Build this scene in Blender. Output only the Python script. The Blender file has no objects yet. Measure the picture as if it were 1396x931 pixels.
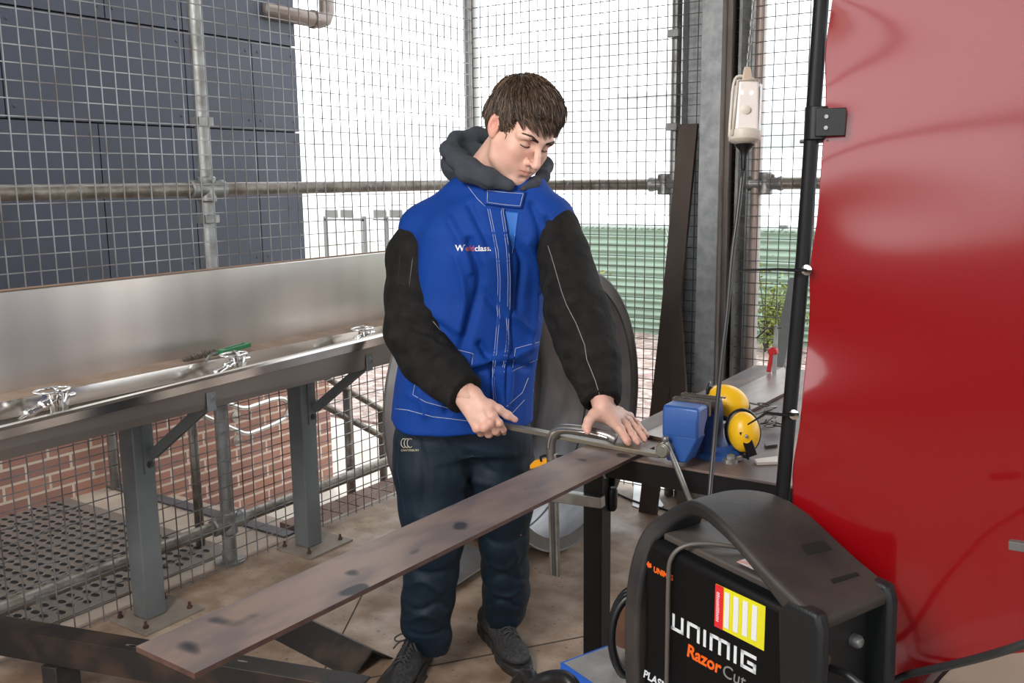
import bpy, math, random
import numpy as np
from mathutils import Vector, Matrix
from mathutils.bvhtree import BVHTree
random.seed(7); rng = np.random.default_rng(7)
PI = math.pi
scene = bpy.context.scene
COL = scene.collection

# ------------------------------------------------------------ camera
FPX, IW, IH, CAMH = 1280., 1396, 931, 1.42
_p, _y, _r = math.radians(9.75), math.radians(33.7), math.radians(0.65)
CF = np.array([-math.sin(_y)*math.cos(_p), math.cos(_y)*math.cos(_p), -math.sin(_p)])
_R0 = np.array([math.cos(_y), math.sin(_y), 0.]); _U0 = np.cross(_R0, CF)
CR = _R0*math.cos(_r) - _U0*math.sin(_r); CU = _R0*math.sin(_r) + _U0*math.cos(_r)
CC = np.array([0, 0, CAMH])
cam_d = bpy.data.cameras.new('camera'); cam = bpy.data.objects.new('camera', cam_d); COL.objects.link(cam)
cam_d.sensor_width = 36; cam_d.lens = 36*FPX/IW; cam_d.clip_start = .05; cam_d.clip_end = 200
cam.matrix_world = Matrix([[CR[0], CU[0], -CF[0], 0], [CR[1], CU[1], -CF[1], 0], [CR[2], CU[2], -CF[2], CAMH], [0, 0, 0, 1]])
cam_d.dof.use_dof = False
scene.camera = cam
def ray(x, y): return CF + CR*((x-IW/2)/FPX) - CU*((y-IH/2)/FPX)
def P(x, y, dep): return CC + ray(x, y)*dep                   # world point at a depth along the view
def PZ(x, y, z): d = ray(x, y); return CC + d*((z-CAMH)/d[2])  # ... on a height
def PX(x, y, X): d = ray(x, y); return CC + d*(X/d[0])
def PY(x, y, Y): d = ray(x, y); return CC + d*(Y/d[1])

# ------------------------------------------------------------ materials
MATS = {}
def mat(name, col, rough=.6, metal=0., var=0., vscale=8., bump=0., bscale=60., col2=None, coat=0., spec=.5, stretch=(1,1,1), aniso=0., sheen=0., rvar=0., emit=None, attr=None, detail=6., lo=.35, hi=.65, sss=0.):
    if name in MATS: return MATS[name]
    m = bpy.data.materials.new(name); m.use_nodes = True; nt = m.node_tree; N = nt.nodes; L = nt.links
    b = N['Principled BSDF']
    b.inputs['Base Color'].default_value = (*col, 1); b.inputs['Roughness'].default_value = rough
    b.inputs['Metallic'].default_value = metal; b.inputs['Coat Weight'].default_value = coat
    b.inputs['Specular IOR Level'].default_value = spec; b.inputs['Anisotropic'].default_value = aniso
    b.inputs['Sheen Weight'].default_value = sheen
    if sss:
        b.inputs['Subsurface Weight'].default_value = sss; b.inputs['Subsurface Radius'].default_value = (.012, .005, .003); b.inputs['Subsurface Scale'].default_value = 1.
    tc = N.new('ShaderNodeTexCoord'); mp = N.new('ShaderNodeMapping'); L.new(tc.outputs['Object'], mp.inputs[0]); mp.inputs['Scale'].default_value = stretch
    src = None
    if attr:
        at = N.new('ShaderNodeAttribute'); at.attribute_name = attr; src = at.outputs['Color']; L.new(src, b.inputs['Base Color'])
    if var > 0 or col2:
        n = N.new('ShaderNodeTexNoise'); n.inputs['Scale'].default_value = vscale; n.inputs['Detail'].default_value = detail; L.new(mp.outputs[0], n.inputs[0])
        mr = N.new('ShaderNodeMapRange'); mr.inputs[1].default_value = lo; mr.inputs[2].default_value = hi; L.new(n.outputs[0], mr.inputs[0])
        mx = N.new('ShaderNodeMix'); mx.data_type = 'RGBA'; L.new(mr.outputs[0], mx.inputs[0])
        c2 = col2 or tuple(c*(1-var) for c in col)
        mx.inputs[6].default_value = (*col, 1); mx.inputs[7].default_value = (*c2, 1)
        if src is not None:
            mx.blend_type = 'MULTIPLY'; L.new(src, mx.inputs[6]); mx.inputs[7].default_value = (1-var, 1-var, 1-var, 1)
        L.new(mx.outputs[2], b.inputs['Base Color'])
        if rvar:
            rr = N.new('ShaderNodeMapRange'); rr.inputs[3].default_value = rough; rr.inputs[4].default_value = rough+rvar; L.new(n.outputs[0], rr.inputs[0]); L.new(rr.outputs[0], b.inputs['Roughness'])
    if bump > 0:
        n2 = N.new('ShaderNodeTexNoise'); n2.inputs['Scale'].default_value = bscale; n2.inputs['Detail'].default_value = 4; L.new(mp.outputs[0], n2.inputs[0])
        bp = N.new('ShaderNodeBump'); bp.inputs['Strength'].default_value = bump; bp.inputs['Distance'].default_value = .01; L.new(n2.outputs[0], bp.inputs['Height']); L.new(bp.outputs[0], b.inputs['Normal'])
    if emit:
        b.inputs['Emission Color'].default_value = (*col, 1); b.inputs['Emission Strength'].default_value = emit
    MATS[name] = m; return m

# ------------------------------------------------------------ objects
def WM(o):
    return o.matrix_world.copy() if o.parent is None else WM(o.parent) @ o.matrix_parent_inverse @ o.matrix_basis
def link(o, parent=None):
    COL.objects.link(o)
    if parent is not None:
        o.parent = parent; o.matrix_parent_inverse = parent.matrix_world.inverted()
    return o
def tag(o, label=None, cat=None, group=None, kind=None):
    if label: o['label'] = label
    if cat: o['category'] = cat
    if group: o['group'] = group
    if kind: o['kind'] = kind
    return o
def thing(name, label, cat, loc=(0, 0, 0), group=None):
    o = bpy.data.objects.new(name, None); o.location = loc; o.empty_display_size = .05
    COL.objects.link(o); o.matrix_world = Matrix.Translation(loc)
    return tag(o, label, cat, group)
def frame(o, d):                      # z rotation so local x points along d
    o.matrix_world = Matrix.Translation(o.location) @ Matrix.Rotation(math.atan2(d[1], d[0]), 4, 'Z')

class MB:
    def __init__(s): s.v = []; s.f = []
    def add(s, vs, fs):
        n = len(s.v); s.v += [tuple(float(c) for c in v) for v in vs]; s.f += [tuple(i+n for i in f) for f in fs]; return s
    def box(s, c, size, M=None):
        x, y, z = [k/2 for k in size]
        vs = [Vector((a*x, b*y, d*z)) for a in (-1, 1) for b in (-1, 1) for d in (-1, 1)]
        if M is not None: vs = [M @ v for v in vs]
        vs = [v + Vector(c) for v in vs]
        return s.add(vs, [(0, 1, 3, 2), (4, 6, 7, 5), (0, 4, 5, 1), (2, 3, 7, 6), (0, 2, 6, 4), (1, 5, 7, 3)])
    def bb(s, lo, hi): return s.box([(a+b)/2 for a, b in zip(lo, hi)], [abs(b-a) for a, b in zip(lo, hi)])
    def extrude(s, pts, off):          # closed polygon (3-D points) pushed by off
        n = len(pts); off = Vector(off); a = [Vector(p) for p in pts]; b = [p+off for p in a]
        return s.add(a+b, [tuple(range(n))[::-1], tuple(range(n, 2*n))] + [(i, (i+1) % n, n+(i+1) % n, n+i) for i in range(n)])
    def bar(s, a, b, w, h, up=(0, 0, 1)):
        a, b = Vector(a), Vector(b); d = (b-a).normalized(); u = Vector(up); sd = d.cross(u).normalized(); u = sd.cross(d)
        q = [sd*w/2+u*h/2, -sd*w/2+u*h/2, -sd*w/2-u*h/2, sd*w/2-u*h/2]
        return s.add([a+k for k in q]+[b+k for k in q], [(0, 1, 2, 3), (7, 6, 5, 4)]+[(i+4, (i+1) % 4+4, (i+1) % 4, i) for i in range(4)])
    def tube(s, path, r, n=10, cap=True, closed=False, flat=None):
        p = [Vector(q) for q in path]; m = len(p)
        rs = r if hasattr(r, '__len__') else [r]*m
        t = []
        for i in range(m):
            if closed: t.append((p[(i+1) % m]-p[i-1]).normalized())
            else: t.append((p[min(i+1, m-1)]-p[max(i-1, 0)]).normalized())
        up = Vector((0, 0, 1)) if abs(t[0].z) < .9 else Vector((1, 0, 0))
        u = (up - t[0]*up.dot(t[0])).normalized(); vs = []
        for i in range(m):
            u = (u - t[i]*u.dot(t[i])).normalized(); w = t[i].cross(u); k = 1 if flat is None else flat
            vs += [p[i]+(u*math.cos(2*PI*j/n)+w*math.sin(2*PI*j/n)*k)*rs[i] for j in range(n)]
        fs = []
        for i in range(m if closed else m-1):
            a, b = i*n, ((i+1) % m)*n
            fs += [(a+j, a+(j+1) % n, b+(j+1) % n, b+j) for j in range(n)]
        if cap and not closed: fs += [tuple(range(n))[::-1], tuple(range((m-1)*n, m*n))]
        return s.add(vs, fs)
    def cyl(s, a, b, r, n=20, r2=None): return s.tube([a, b], [r, r if r2 is None else r2], n)
    def lathe(s, prof, c, axis=(0, 0, 1), n=24):   # prof: (radius, height along axis)
        ax = Vector(axis).normalized(); q = ax.to_track_quat('Z', 'Y').to_matrix(); vs = []
        for r, h in prof: vs += [Vector(c)+q @ Vector((r*math.cos(2*PI*j/n), r*math.sin(2*PI*j/n), h)) for j in range(n)]
        fs = []
        for i in range(len(prof)-1): fs += [(i*n+j, i*n+(j+1) % n, (i+1)*n+(j+1) % n, (i+1)*n+j) for j in range(n)]
        shut = prof[0] == prof[-1]
        if prof[0][0] > 1e-5 and not shut: fs.append(tuple(range(n))[::-1])
        if prof[-1][0] > 1e-5 and not shut: fs.append(tuple(range((len(prof)-1)*n, len(prof)*n)))
        return s.add(vs, fs)
    def xf(s, M): s.v = [tuple(M @ Vector(v)) for v in s.v]; return s
    def build(s, name, m, parent=None, bevel=0., seg=2, smooth=False, local=False, sub=0, auto=None):
        me = bpy.data.meshes.new(name); v = s.v
        o = bpy.data.objects.new(name, me)
        if parent is not None and not local:
            inv = WM(parent).inverted(); v = [tuple(inv @ Vector(q)) for q in v]
        me.from_pydata(v, [], s.f); me.validate(); me.update()
        if m is not None: me.materials.append(m)
        COL.objects.link(o)
        if parent is not None: o.parent = parent
        if smooth or auto:
            me.polygons.foreach_set('use_smooth', [True]*len(me.polygons))
            if auto: me.set_sharp_from_angle(angle=math.radians(auto))
        if bevel:
            b = o.modifiers.new('bevel', 'BEVEL'); b.width = bevel; b.segments = seg; b.limit_method = 'ANGLE'; b.angle_limit = .6
            if not smooth: 
                me.polygons.foreach_set('use_smooth', [True]*len(me.polygons)); b.harden_normals = False
                me.set_sharp_from_angle(angle=math.radians(35))
        if sub:
            k = o.modifiers.new('sub', 'SUBSURF'); k.levels = k.render_levels = sub
        return o
def top(o, label, cat, group=None, kind=None):   # a thing that is one mesh: its origin goes to its base
    me = o.data; c = np.array([v.co for v in me.vertices]); k = Vector(((c[:, 0].min()+c[:, 0].max())/2, (c[:, 1].min()+c[:, 1].max())/2, c[:, 2].min()))
    me.transform(Matrix.Translation(-k)); o.location = k
    return tag(o, label, cat, group, kind)
def struct(name, mb, m, **k): o = mb.build(name, m, **k); o['kind'] = 'structure'; return o
def arc(c, r, a0, a1, n, ux, uy): return [Vector(c)+Vector(ux)*r*math.cos(a0+(a1-a0)*i/n)+Vector(uy)*r*math.sin(a0+(a1-a0)*i/n) for i in range(n+1)]
def smoothpath(pts, n=8):
    p = [Vector(q) for q in pts]; p = [p[0]*2-p[1]]+p+[p[-1]*2-p[-2]]; out = []
    for i in range(1, len(p)-2):
        for k in range(n):
            t = k/n; a, b, c, d = p[i-1], p[i], p[i+1], p[i+2]
            out.append(.5*((2*b)+(c-a)*t+(2*a-5*b+4*c-d)*t*t+(3*b-a-3*c+d)*t**3))
    return out+[p[-2]]
def textmesh(s, size, extr=.0006, bold=0., shear=0., space=1.):
    cu = bpy.data.curves.new('tmp', 'FONT'); cu.body = s; cu.size = size; cu.extrude = extr; cu.offset = bold; cu.align_x = 'LEFT'; cu.shear = shear; cu.space_character = space; cu.resolution_u = 3
    o = bpy.data.objects.new('tmp', cu); COL.objects.link(o); bpy.context.view_layer.update()
    dg = bpy.context.evaluated_depsgraph_get(); me = o.evaluated_get(dg).to_mesh()
    v = [tuple(a.co) for a in me.vertices]; f = [tuple(p.vertices) for p in me.polygons]
    o.evaluated_get(dg).to_mesh_clear(); bpy.data.objects.remove(o); bpy.data.curves.remove(cu)
    m = MB(); m.v = v; m.f = f; return m

# ------------------------------------------------------------ implicit surfaces (bodies, cloth, castings)
class SDF:
    def __init__(s, lo, hi, h):
        s.lo = np.array(lo, float); s.h = h; s.n = np.ceil((np.array(hi)-s.lo)/h).astype(int)+1
        s.d = np.full(s.n, .25, np.float32)
    def grid(s, lo, hi):
        a = np.clip(np.floor((np.array(lo)-s.lo)/s.h).astype(int), 0, s.n-1); b = np.clip(np.ceil((np.array(hi)-s.lo)/s.h).astype(int)+1, 1, s.n)
        sl = tuple(slice(i, j) for i, j in zip(a, b))
        if any(j <= i for i, j in zip(a, b)): return None
        ax = [s.lo[i]+s.h*np.arange(a[i], b[i]) for i in range(3)]
        return sl, np.stack(np.meshgrid(*ax, indexing='ij'), -1)
    def comb(s, sl, d, k, op):
        a = s.d[sl]
        if op == 'sub': a = -a
        if k > 0:
            hh = np.maximum(k-np.abs(a-d), 0)/k; r = np.minimum(a, d)-hh*hh*k*.25
        else: r = np.minimum(a, d)
        s.d[sl] = -r if op == 'sub' else r
    def cone(s, a, b, r1, r2=None, k=.02, op='add', m=.04):
        r2 = r1 if r2 is None else r2; a = np.array(a, float); b = np.array(b, float); R = max(r1, r2)+k+m
        g = s.grid(np.minimum(a, b)-R, np.maximum(a, b)+R)
        if g is None: return s
        sl, p = g; ab = b-a; L2 = max(ab@ab, 1e-12)
        t = np.clip(((p-a)@ab)/L2, 0, 1); q = p-(a+t[..., None]*ab)
        s.comb(sl, np.sqrt((q*q).sum(-1))-(r1+(r2-r1)*t), k, op); return s
    def path(s, pts, rs, k=.02, op='add', m=.04):
        for i in range(len(pts)-1): s.cone(pts[i], pts[i+1], rs[i], rs[i+1], k, op, m)
        return s
    def ell(s, c, r, M=None, k=.02, op='add', m=.04):
        c = np.array(c, float); r = np.array(r, float); R = r.max()+k+m
        g = s.grid(c-R, c+R)
        if g is None: return s
        sl, p = g; q = p-c
        if M is not None: q = q@np.array(M)            # columns of M are the local axes
        k0 = np.sqrt(((q/r)**2).sum(-1)); k1 = np.sqrt(((q/(r*r))**2).sum(-1))+1e-9
        s.comb(sl, np.where(k0 < 1e-4, -r.min(), k0*(k0-1)/k1), k, op); return s
    def rbox(s, c, half, rad, M=None, k=.0, op='add'):
        c = np.array(c, float); R = np.linalg.norm(half)+k+.03
        g = s.grid(c-R, c+R)
        if g is None: return s
        sl, p = g; q = p-c
        if M is not None: q = q@np.array(M)
        q = np.abs(q)-(np.array(half)-rad)
        s.comb(sl, np.sqrt((np.maximum(q, 0)**2).sum(-1))+np.minimum(q.max(-1), 0)-rad, k, op); return s
    def plane(s, c, n, k=.0):                          # keep what lies behind the plane
        g = s.grid(s.lo, s.lo+s.h*s.n); sl, p = g; n = np.array(n, float); n /= np.linalg.norm(n)
        d = (p-np.array(c))@n; a = s.d[sl]
        s.d[sl] = np.maximum(a, d) if not k else -(np.minimum(-a, -d)-(np.maximum(k-np.abs(a-d), 0)/k)**2*k*.25); return s
    def loft(s, secs, k=.02, op='add'):                # secs: (centre, right vector 2-D, half width, half depth), along z
        secs = sorted(secs, key=lambda q: q[0][2]); zs = np.array([q[0][2] for q in secs]); W = max(q[2] for q in secs)+.06
        cs = np.array([q[0] for q in secs])
        g = s.grid(cs.min(0)-W, cs.max(0)+W)
        sl, p = g; z = p[0, 0, :, 2]; zc = np.clip(z, zs[0], zs[-1])
        f = lambda a: np.interp(zc, zs, a)
        cx, cy = f(cs[:, 0]), f(cs[:, 1]); an = f([math.atan2(q[1][1], q[1][0]) for q in secs]); w = f([q[2] for q in secs]); dp = f([q[3] for q in secs])
        X = p[..., 0]-cx; Y = p[..., 1]-cy; u = X*np.cos(an)+Y*np.sin(an); v = -X*np.sin(an)+Y*np.cos(an)
        e = 2.4; rr = (np.abs(u/w)**e+np.abs(v/dp)**e)**(1/e); d = (rr-1)*np.minimum(w, dp)
        d = np.maximum(d, np.maximum(zs[0]-z, z-zs[-1])); s.comb(sl, d, k, op); return s
    def mesh(s, smooth=2):
        d = s.d; n = np.array(d.shape); ins = d < 0
        c = np.zeros(n-1, np.int8)
        for i in (0, 1):
            for j in (0, 1):
                for k in (0, 1): c += ins[i:n[0]-1+i, j:n[1]-1+j, k:n[2]-1+k]
        act = (c > 0) & (c < 8); idx = -np.ones(act.shape, np.int64); cells = np.argwhere(act); idx[act] = np.arange(len(cells))
        pos = np.zeros((len(cells), 3)); cnt = np.zeros(len(cells))
        cor = [(i, j, k) for i in (0, 1) for j in (0, 1) for k in (0, 1)]
        for a in cor:
            for ax in range(3):
                if a[ax]: continue
                b = list(a); b[ax] = 1
                va = d[cells[:, 0]+a[0], cells[:, 1]+a[1], cells[:, 2]+a[2]]; vb = d[cells[:, 0]+b[0], cells[:, 1]+b[1], cells[:, 2]+b[2]]
                x = (va < 0) != (vb < 0); t = np.where(x, va/np.where(va == vb, 1, va-vb), 0)
                q = np.tile(np.array(a, float), (len(cells), 1)); q[:, ax] += t; pos[x] += q[x]; cnt[x] += 1
        V = s.lo+s.h*(cells+pos/cnt[:, None]); F = []
        for ax in range(3):
            o1, o2 = [(1, 2), (2, 0), (0, 1)][ax]
            sa = [slice(1, -1)]*3; sa[ax] = slice(0, -1); sb = list(sa); sb[ax] = slice(1, None)
            A, B = ins[tuple(sa)], ins[tuple(sb)]; e = np.argwhere(A != B)
            if not len(e): continue
            fl = A[tuple(e.T)]; base = e.copy(); base[:, o1] += 1; base[:, o2] += 1
            def cell(d1, d2):
                q = base.copy(); q[:, o1] -= d1; q[:, o2] -= d2; return idx[tuple(q.T)]
            f = np.stack([cell(1, 1), cell(0, 1), cell(0, 0), cell(1, 0)], 1); f[~fl] = f[~fl][:, ::-1]; F.append(f)
        F = np.concatenate(F); F = F[(F >= 0).all(1)]
        if smooth: V = lap(V, F, smooth)
        return V, F
def edges_of(F):
    e = np.concatenate([F[:, [i, (i+1) % F.shape[1]]] for i in range(F.shape[1])]); return e
def lap(V, F, it, lam=.5):
    e = edges_of(F); n = len(V); deg = np.bincount(e[:, 0], minlength=n)+np.bincount(e[:, 1], minlength=n)
    for i in range(it):
        for l in (lam, -lam*1.02):
            a = np.zeros_like(V)
            for c in range(3): a[:, c] = np.bincount(e[:, 0], V[e[:, 1], c], n)+np.bincount(e[:, 1], V[e[:, 0], c], n)
            V = V+(a/np.maximum(deg, 1)[:, None]-V)*l
    return V
def vnormals(V, F):
    a = np.cross(V[F[:, 2]]-V[F[:, 0]], V[F[:, 3 if F.shape[1] > 3 else 1]]-V[F[:, 1]]); N = np.zeros_like(V)
    for i in range(F.shape[1]):
        for c in range(3): N[:, c] += np.bincount(F[:, i], a[:, c], len(V))
    return N/(np.linalg.norm(N, axis=1)[:, None]+1e-12)
def seg_dist(V, pts):
    pts = np.array(pts, float); best = np.full(len(V), 9.); 
    for i in range(len(pts)-1):
        a, b = pts[i], pts[i+1]; ab = b-a; t = np.clip((V-a)@ab/max(ab@ab, 1e-12), 0, 1); q = V-(a+t[:, None]*ab)
        best = np.minimum(best, np.sqrt((q*q).sum(1)))
    return best
def stroke(V, F, pts, w, h, N=None):      # raise (or sink) a fold along a line
    N = vnormals(V, F) if N is None else N
    return V+N*(h*np.exp(-(seg_dist(V, pts)/w)**2))[:, None]
class Hit:                                # where the line of sight through a pixel meets a surface
    def __init__(s, V, F): s.b = BVHTree.FromPolygons([tuple(v) for v in V], [tuple(int(i) for i in f) for f in F])
    def __call__(s, x, y, lift=0.):
        d = Vector(ray(x, y)); h = s.b.ray_cast(Vector(CC), d)
        if h[0] is None: h = s.b.find_nearest(Vector(P(x, y, 2.5)))
        n = h[1]; n = -n if n.dot(d) > 0 else n
        return np.array(h[0]+n*lift)
def biggest(V, F):                        # keep only the largest connected piece
    par = list(range(len(V)))
    def find(i):
        while par[i] != i: par[i] = par[par[i]]; i = par[i]
        return i
    for q in F.tolist():
        a = find(q[0])
        for b in q[1:]:
            c = find(b)
            if c != a: par[c] = a
    r = np.array([find(i) for i in range(len(V))]); u, n = np.unique(r, return_counts=True); k = r == u[n.argmax()]
    idx = np.cumsum(k)-1; return V[k], idx[F[k[F].all(1)]]
def noise3(V, sc, seed=0, oct=2):         # cheap smooth noise for cloth
    r = np.random.default_rng(seed); out = np.zeros(len(V)); amp = 1.
    for o in range(oct):
        for k in range(5):
            w = r.normal(size=3)*sc; out += amp*np.sin(V@w+r.uniform(0, 6.28)+1.3*np.sin(V@(r.normal(size=3)*sc)+r.uniform(0, 6.28)))
        amp *= .5; sc = sc*2.1
    return out/5
def vbuild(name, V, F, m, parent=None, colors=None, smooth=True):
    me = bpy.data.meshes.new(name)
    if parent is not None: 
        I = np.array(WM(parent).inverted()); V = V@I[:3, :3].T+I[:3, 3]
    me.from_pydata(V.tolist(), [], F.tolist()); me.update()
    if m: me.materials.append(m)
    if smooth: me.polygons.foreach_set('use_smooth', [True]*len(me.polygons))
    if colors is not None:
        ca = me.color_attributes.new('tint', 'FLOAT_COLOR', 'POINT'); ca.data.foreach_set('color', np.concatenate([colors, np.ones((len(colors), 1))], 1).ravel().astype(np.float32))
    o = bpy.data.objects.new(name, me); COL.objects.link(o)
    if parent is not None: o.parent = parent
    return o
# ------------------------------------------------------------ palette
galv = mat('galvanised steel', (.40, .41, .40), .42, .85, col2=(.26, .26, .25), vscale=14, bump=.15, bscale=90, rvar=.2)
galv_d = mat('weathered galvanised pipe', (.34, .31, .27), .5, .75, col2=(.19, .16, .13), vscale=18, bump=.25, bscale=80)
spangle = mat('spangled galvanised column', (.40, .42, .42), .45, .6, col2=(.28, .30, .305), vscale=22, bump=.1, bscale=40)
wire_m = mat('galvanised wire', (.36, .37, .38), .45, .6, col2=(.15, .13, .12), vscale=5)
wire_b = mat('darker wire', (.10, .10, .10), .5, .6)
stainless_refl = mat('brushed stainless', (.80, .75, .71), .27, 1., col2=(.46, .42, .39), vscale=2.6, stretch=(1, 1, .12), detail=2., aniso=.6, bump=.03, bscale=4, rvar=.12)  # light and dark vertical streaks paint reflections into the steel colour
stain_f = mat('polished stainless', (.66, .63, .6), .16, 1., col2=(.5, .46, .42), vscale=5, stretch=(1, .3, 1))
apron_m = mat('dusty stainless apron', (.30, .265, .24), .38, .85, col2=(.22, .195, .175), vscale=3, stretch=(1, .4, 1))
dust = mat('dusty ledge', (.34, .25, .19), .7, .1, col2=(.25, .18, .13), vscale=12)
chrome = mat('chrome', (.75, .75, .75), .1, 1.)
greypaint = mat('grey paint', (.165, .18, .185), .5, .1, var=.25, vscale=6, bump=.05)
black = mat('black paint', (.004, .004, .0045), .5, 0, var=.3, vscale=20, spec=.3)
blackm = mat('black satin', (.007, .007, .008), .38, spec=.4)
scale_m = mat('mill scale plate', (.215, .155, .125), .42, .35, col2=(.125, .10, .10), vscale=5, stretch=(2.5, 1, 1), bump=.06, bscale=30, rvar=.15, lo=.4, hi=.62)
rust = mat('rusty plate edge', (.11, .055, .04), .7, .2, var=.4, vscale=30)
brownst = mat('brown primed steel', (.088, .064, .051), .6, .1, var=.35, vscale=7, stretch=(1, 1, .4))
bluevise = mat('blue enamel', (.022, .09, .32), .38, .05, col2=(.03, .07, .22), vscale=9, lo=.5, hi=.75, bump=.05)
yellow = mat('yellow plastic', (.85, .5, .01), .35, 0, col2=(.55, .28, .01), vscale=16, lo=.55, hi=.8)
darksteel = mat('dark steel', (.10, .095, .09), .45, .6, var=.3, vscale=20)
ironblk = mat('black mill steel', (.030, .027, .026), .5, .25, col2=(.085, .06, .045), vscale=9, lo=.52, hi=.72, bump=.1)

# ------------------------------------------------------------ floor and ground
def floor_mat():
    m = bpy.data.materials.new('stained concrete'); m.use_nodes = True; nt = m.node_tree; N = nt.nodes; L = nt.links; b = N['Principled BSDF']
    tc = N.new('ShaderNodeTexCoord')
    def noise(s, d=8, dist=0.):
        n = N.new('ShaderNodeTexNoise'); n.inputs['Scale'].default_value = s; n.inputs['Detail'].default_value = d; n.inputs['Distortion'].default_value = dist; L.new(tc.outputs['Object'], n.inputs[0]); return n
    def ramp(n, a, ca, bb, cb):
        r = N.new('ShaderNodeValToRGB'); r.color_ramp.elements[0].position = a; r.color_ramp.elements[0].color = (*ca, 1); r.color_ramp.elements[1].position = bb; r.color_ramp.elements[1].color = (*cb, 1); L.new(n.outputs[0], r.inputs[0]); return r
    r1 = ramp(noise(1.8, 10, .4), .32, (.265, .185, .13), .68, (.45, .35, .27))
    r2 = ramp(noise(9, 8), .38, (.62, .56, .5), .62, (1, 1, 1)); r3 = ramp(noise(1.1, 4, 1.), .56, (1, 1, 1), .70, (.55, .42, .32))
    r4 = ramp(noise(60, 3), .28, (.35, .3, .26), .36, (1, 1, 1))
    prev = r1
    for r in (r2, r3, r4):
        mx = N.new('ShaderNodeMix'); mx.data_type = 'RGBA'; mx.blend_type = 'MULTIPLY'; mx.inputs[0].default_value = 1; L.new(prev.outputs[0] if prev is r1 else prev.outputs[2], mx.inputs[6]); L.new(r.outputs[0], mx.inputs[7]); prev = mx
    L.new(prev.outputs[2], b.inputs['Base Color'])
    rr = ramp(noise(4, 6), .35, (.38,)*3, .65, (.75,)*3); L.new(rr.outputs[0], b.inputs['Roughness'])
    bp = N.new('ShaderNodeBump'); bp.inputs['Strength'].default_value = .2; bp.inputs['Distance'].default_value = .004; L.new(noise(45, 6).outputs[0], bp.inputs['Height']); L.new(bp.outputs[0], b.inputs['Normal'])
    return m
XL, YB = -2.75, 3.80          # the two mesh walls
fm = floor_mat()
struct('floor', MB().bb((XL-.03, -3.2, -.12), (3.2, YB+.06, 0)), fm)
jt = mat('joint', (.06, .045, .035), .9)
for k, (a, b) in enumerate([((-1.93, 1.62), (-.72, 3.28)), ((-1.42, 1.0), (-2.2, 2.35))]):
    o = MB().bar((a[0], a[1], .0008), (b[0], b[1], .0008), .005, .0012).build('trim_%d' % (k+1), jt); o['kind'] = 'structure'
rng2 = random.Random(3)
cr = []
for a, b in [((700, 775), (736, 820)), ((736, 820), (760, 800)), ((640, 800), (676, 790))]:
    A_, B_ = PZ(*a, .0007), PZ(*b, .0007); pts = [A_+(B_-A_)*t/5+np.array([rng2.uniform(-.006, .006), rng2.uniform(-.006, .006), 0]) for t in range(6)]; cr.append(pts)
# outside: landing, steps, yard
concd = mat('landing concrete', (.40, .32, .25), .8, 0, col2=(.30, .24, .19), vscale=4, bump=.2, bscale=40)
struct('trim_3', MB().bb((-4.05, -1.5, -.14), (XL-.035, 2.50, -.005)), concd)
struct('trim_4', MB().bb((-4.05, 2.50, -.14), (XL-.04, 2.56, .004)), mat('kerb angle', (.10, .095, .10), .6, .2, var=.2))
for k in range(2): struct('trim_%d' % (5+k), MB().bb((-4.05, 2.56+.3*k, -.5), (XL-.04, 2.86+.3*k, -.14-.14*k)), concd)
yard_c = mat('pale yard concrete', (.62, .57, .5), .85, 0, var=.15, vscale=3)
gm = bpy.data.materials.new('pebble ground'); gm.use_nodes = True; nt = gm.node_tree; b = nt.nodes['Principled BSDF']; b.inputs['Roughness'].default_value = .9
tc = nt.nodes.new('ShaderNodeTexCoord'); vo = nt.nodes.new('ShaderNodeTexVoronoi'); vo.inputs['Scale'].default_value = 16; nt.links.new(tc.outputs['Object'], vo.inputs[0])
rp = nt.nodes.new('ShaderNodeValToRGB'); e = rp.color_ramp.elements; e[0].position = 0; e[0].color = (.20, .13, .11, 1); e[1].position = 1; e[1].color = (.62, .52, .47, 1); e.new(.5).color = (.36, .27, .235, 1)
nt.links.new(vo.outputs['Color'], rp.inputs[0]); nt.links.new(rp.outputs[0], b.inputs['Base Color'])
bp = nt.nodes.new('ShaderNodeBump'); bp.inputs['Strength'].default_value = .8; bp.inputs['Distance'].default_value = .03; nt.links.new(vo.outputs['Distance'], bp.inputs['Height']); nt.links.new(bp.outputs[0], b.inputs['Normal'])
g = MB().bb((-16, 5.3, -.6), (16, 10.2, -.42)).build('gravel_bed', gm); top(g, 'bed of pinkish pebbles between the cage and the green fence', 'gravel', kind='stuff')
struct('ground', MB().bb((-60, -40, -.7), (60, 80, -.44)), yard_c)
pv = MB()
for k in range(18):
    pv.bb((-3.06, 2.72+.115*k, -.41), (-2.80, 2.72+.115*k+.107, -.06))
o = struct('trim_7', pv, mat('brown edging pavers', (.20, .12, .095), .8, 0, var=.3, vscale=3, bump=.2)); 

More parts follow.
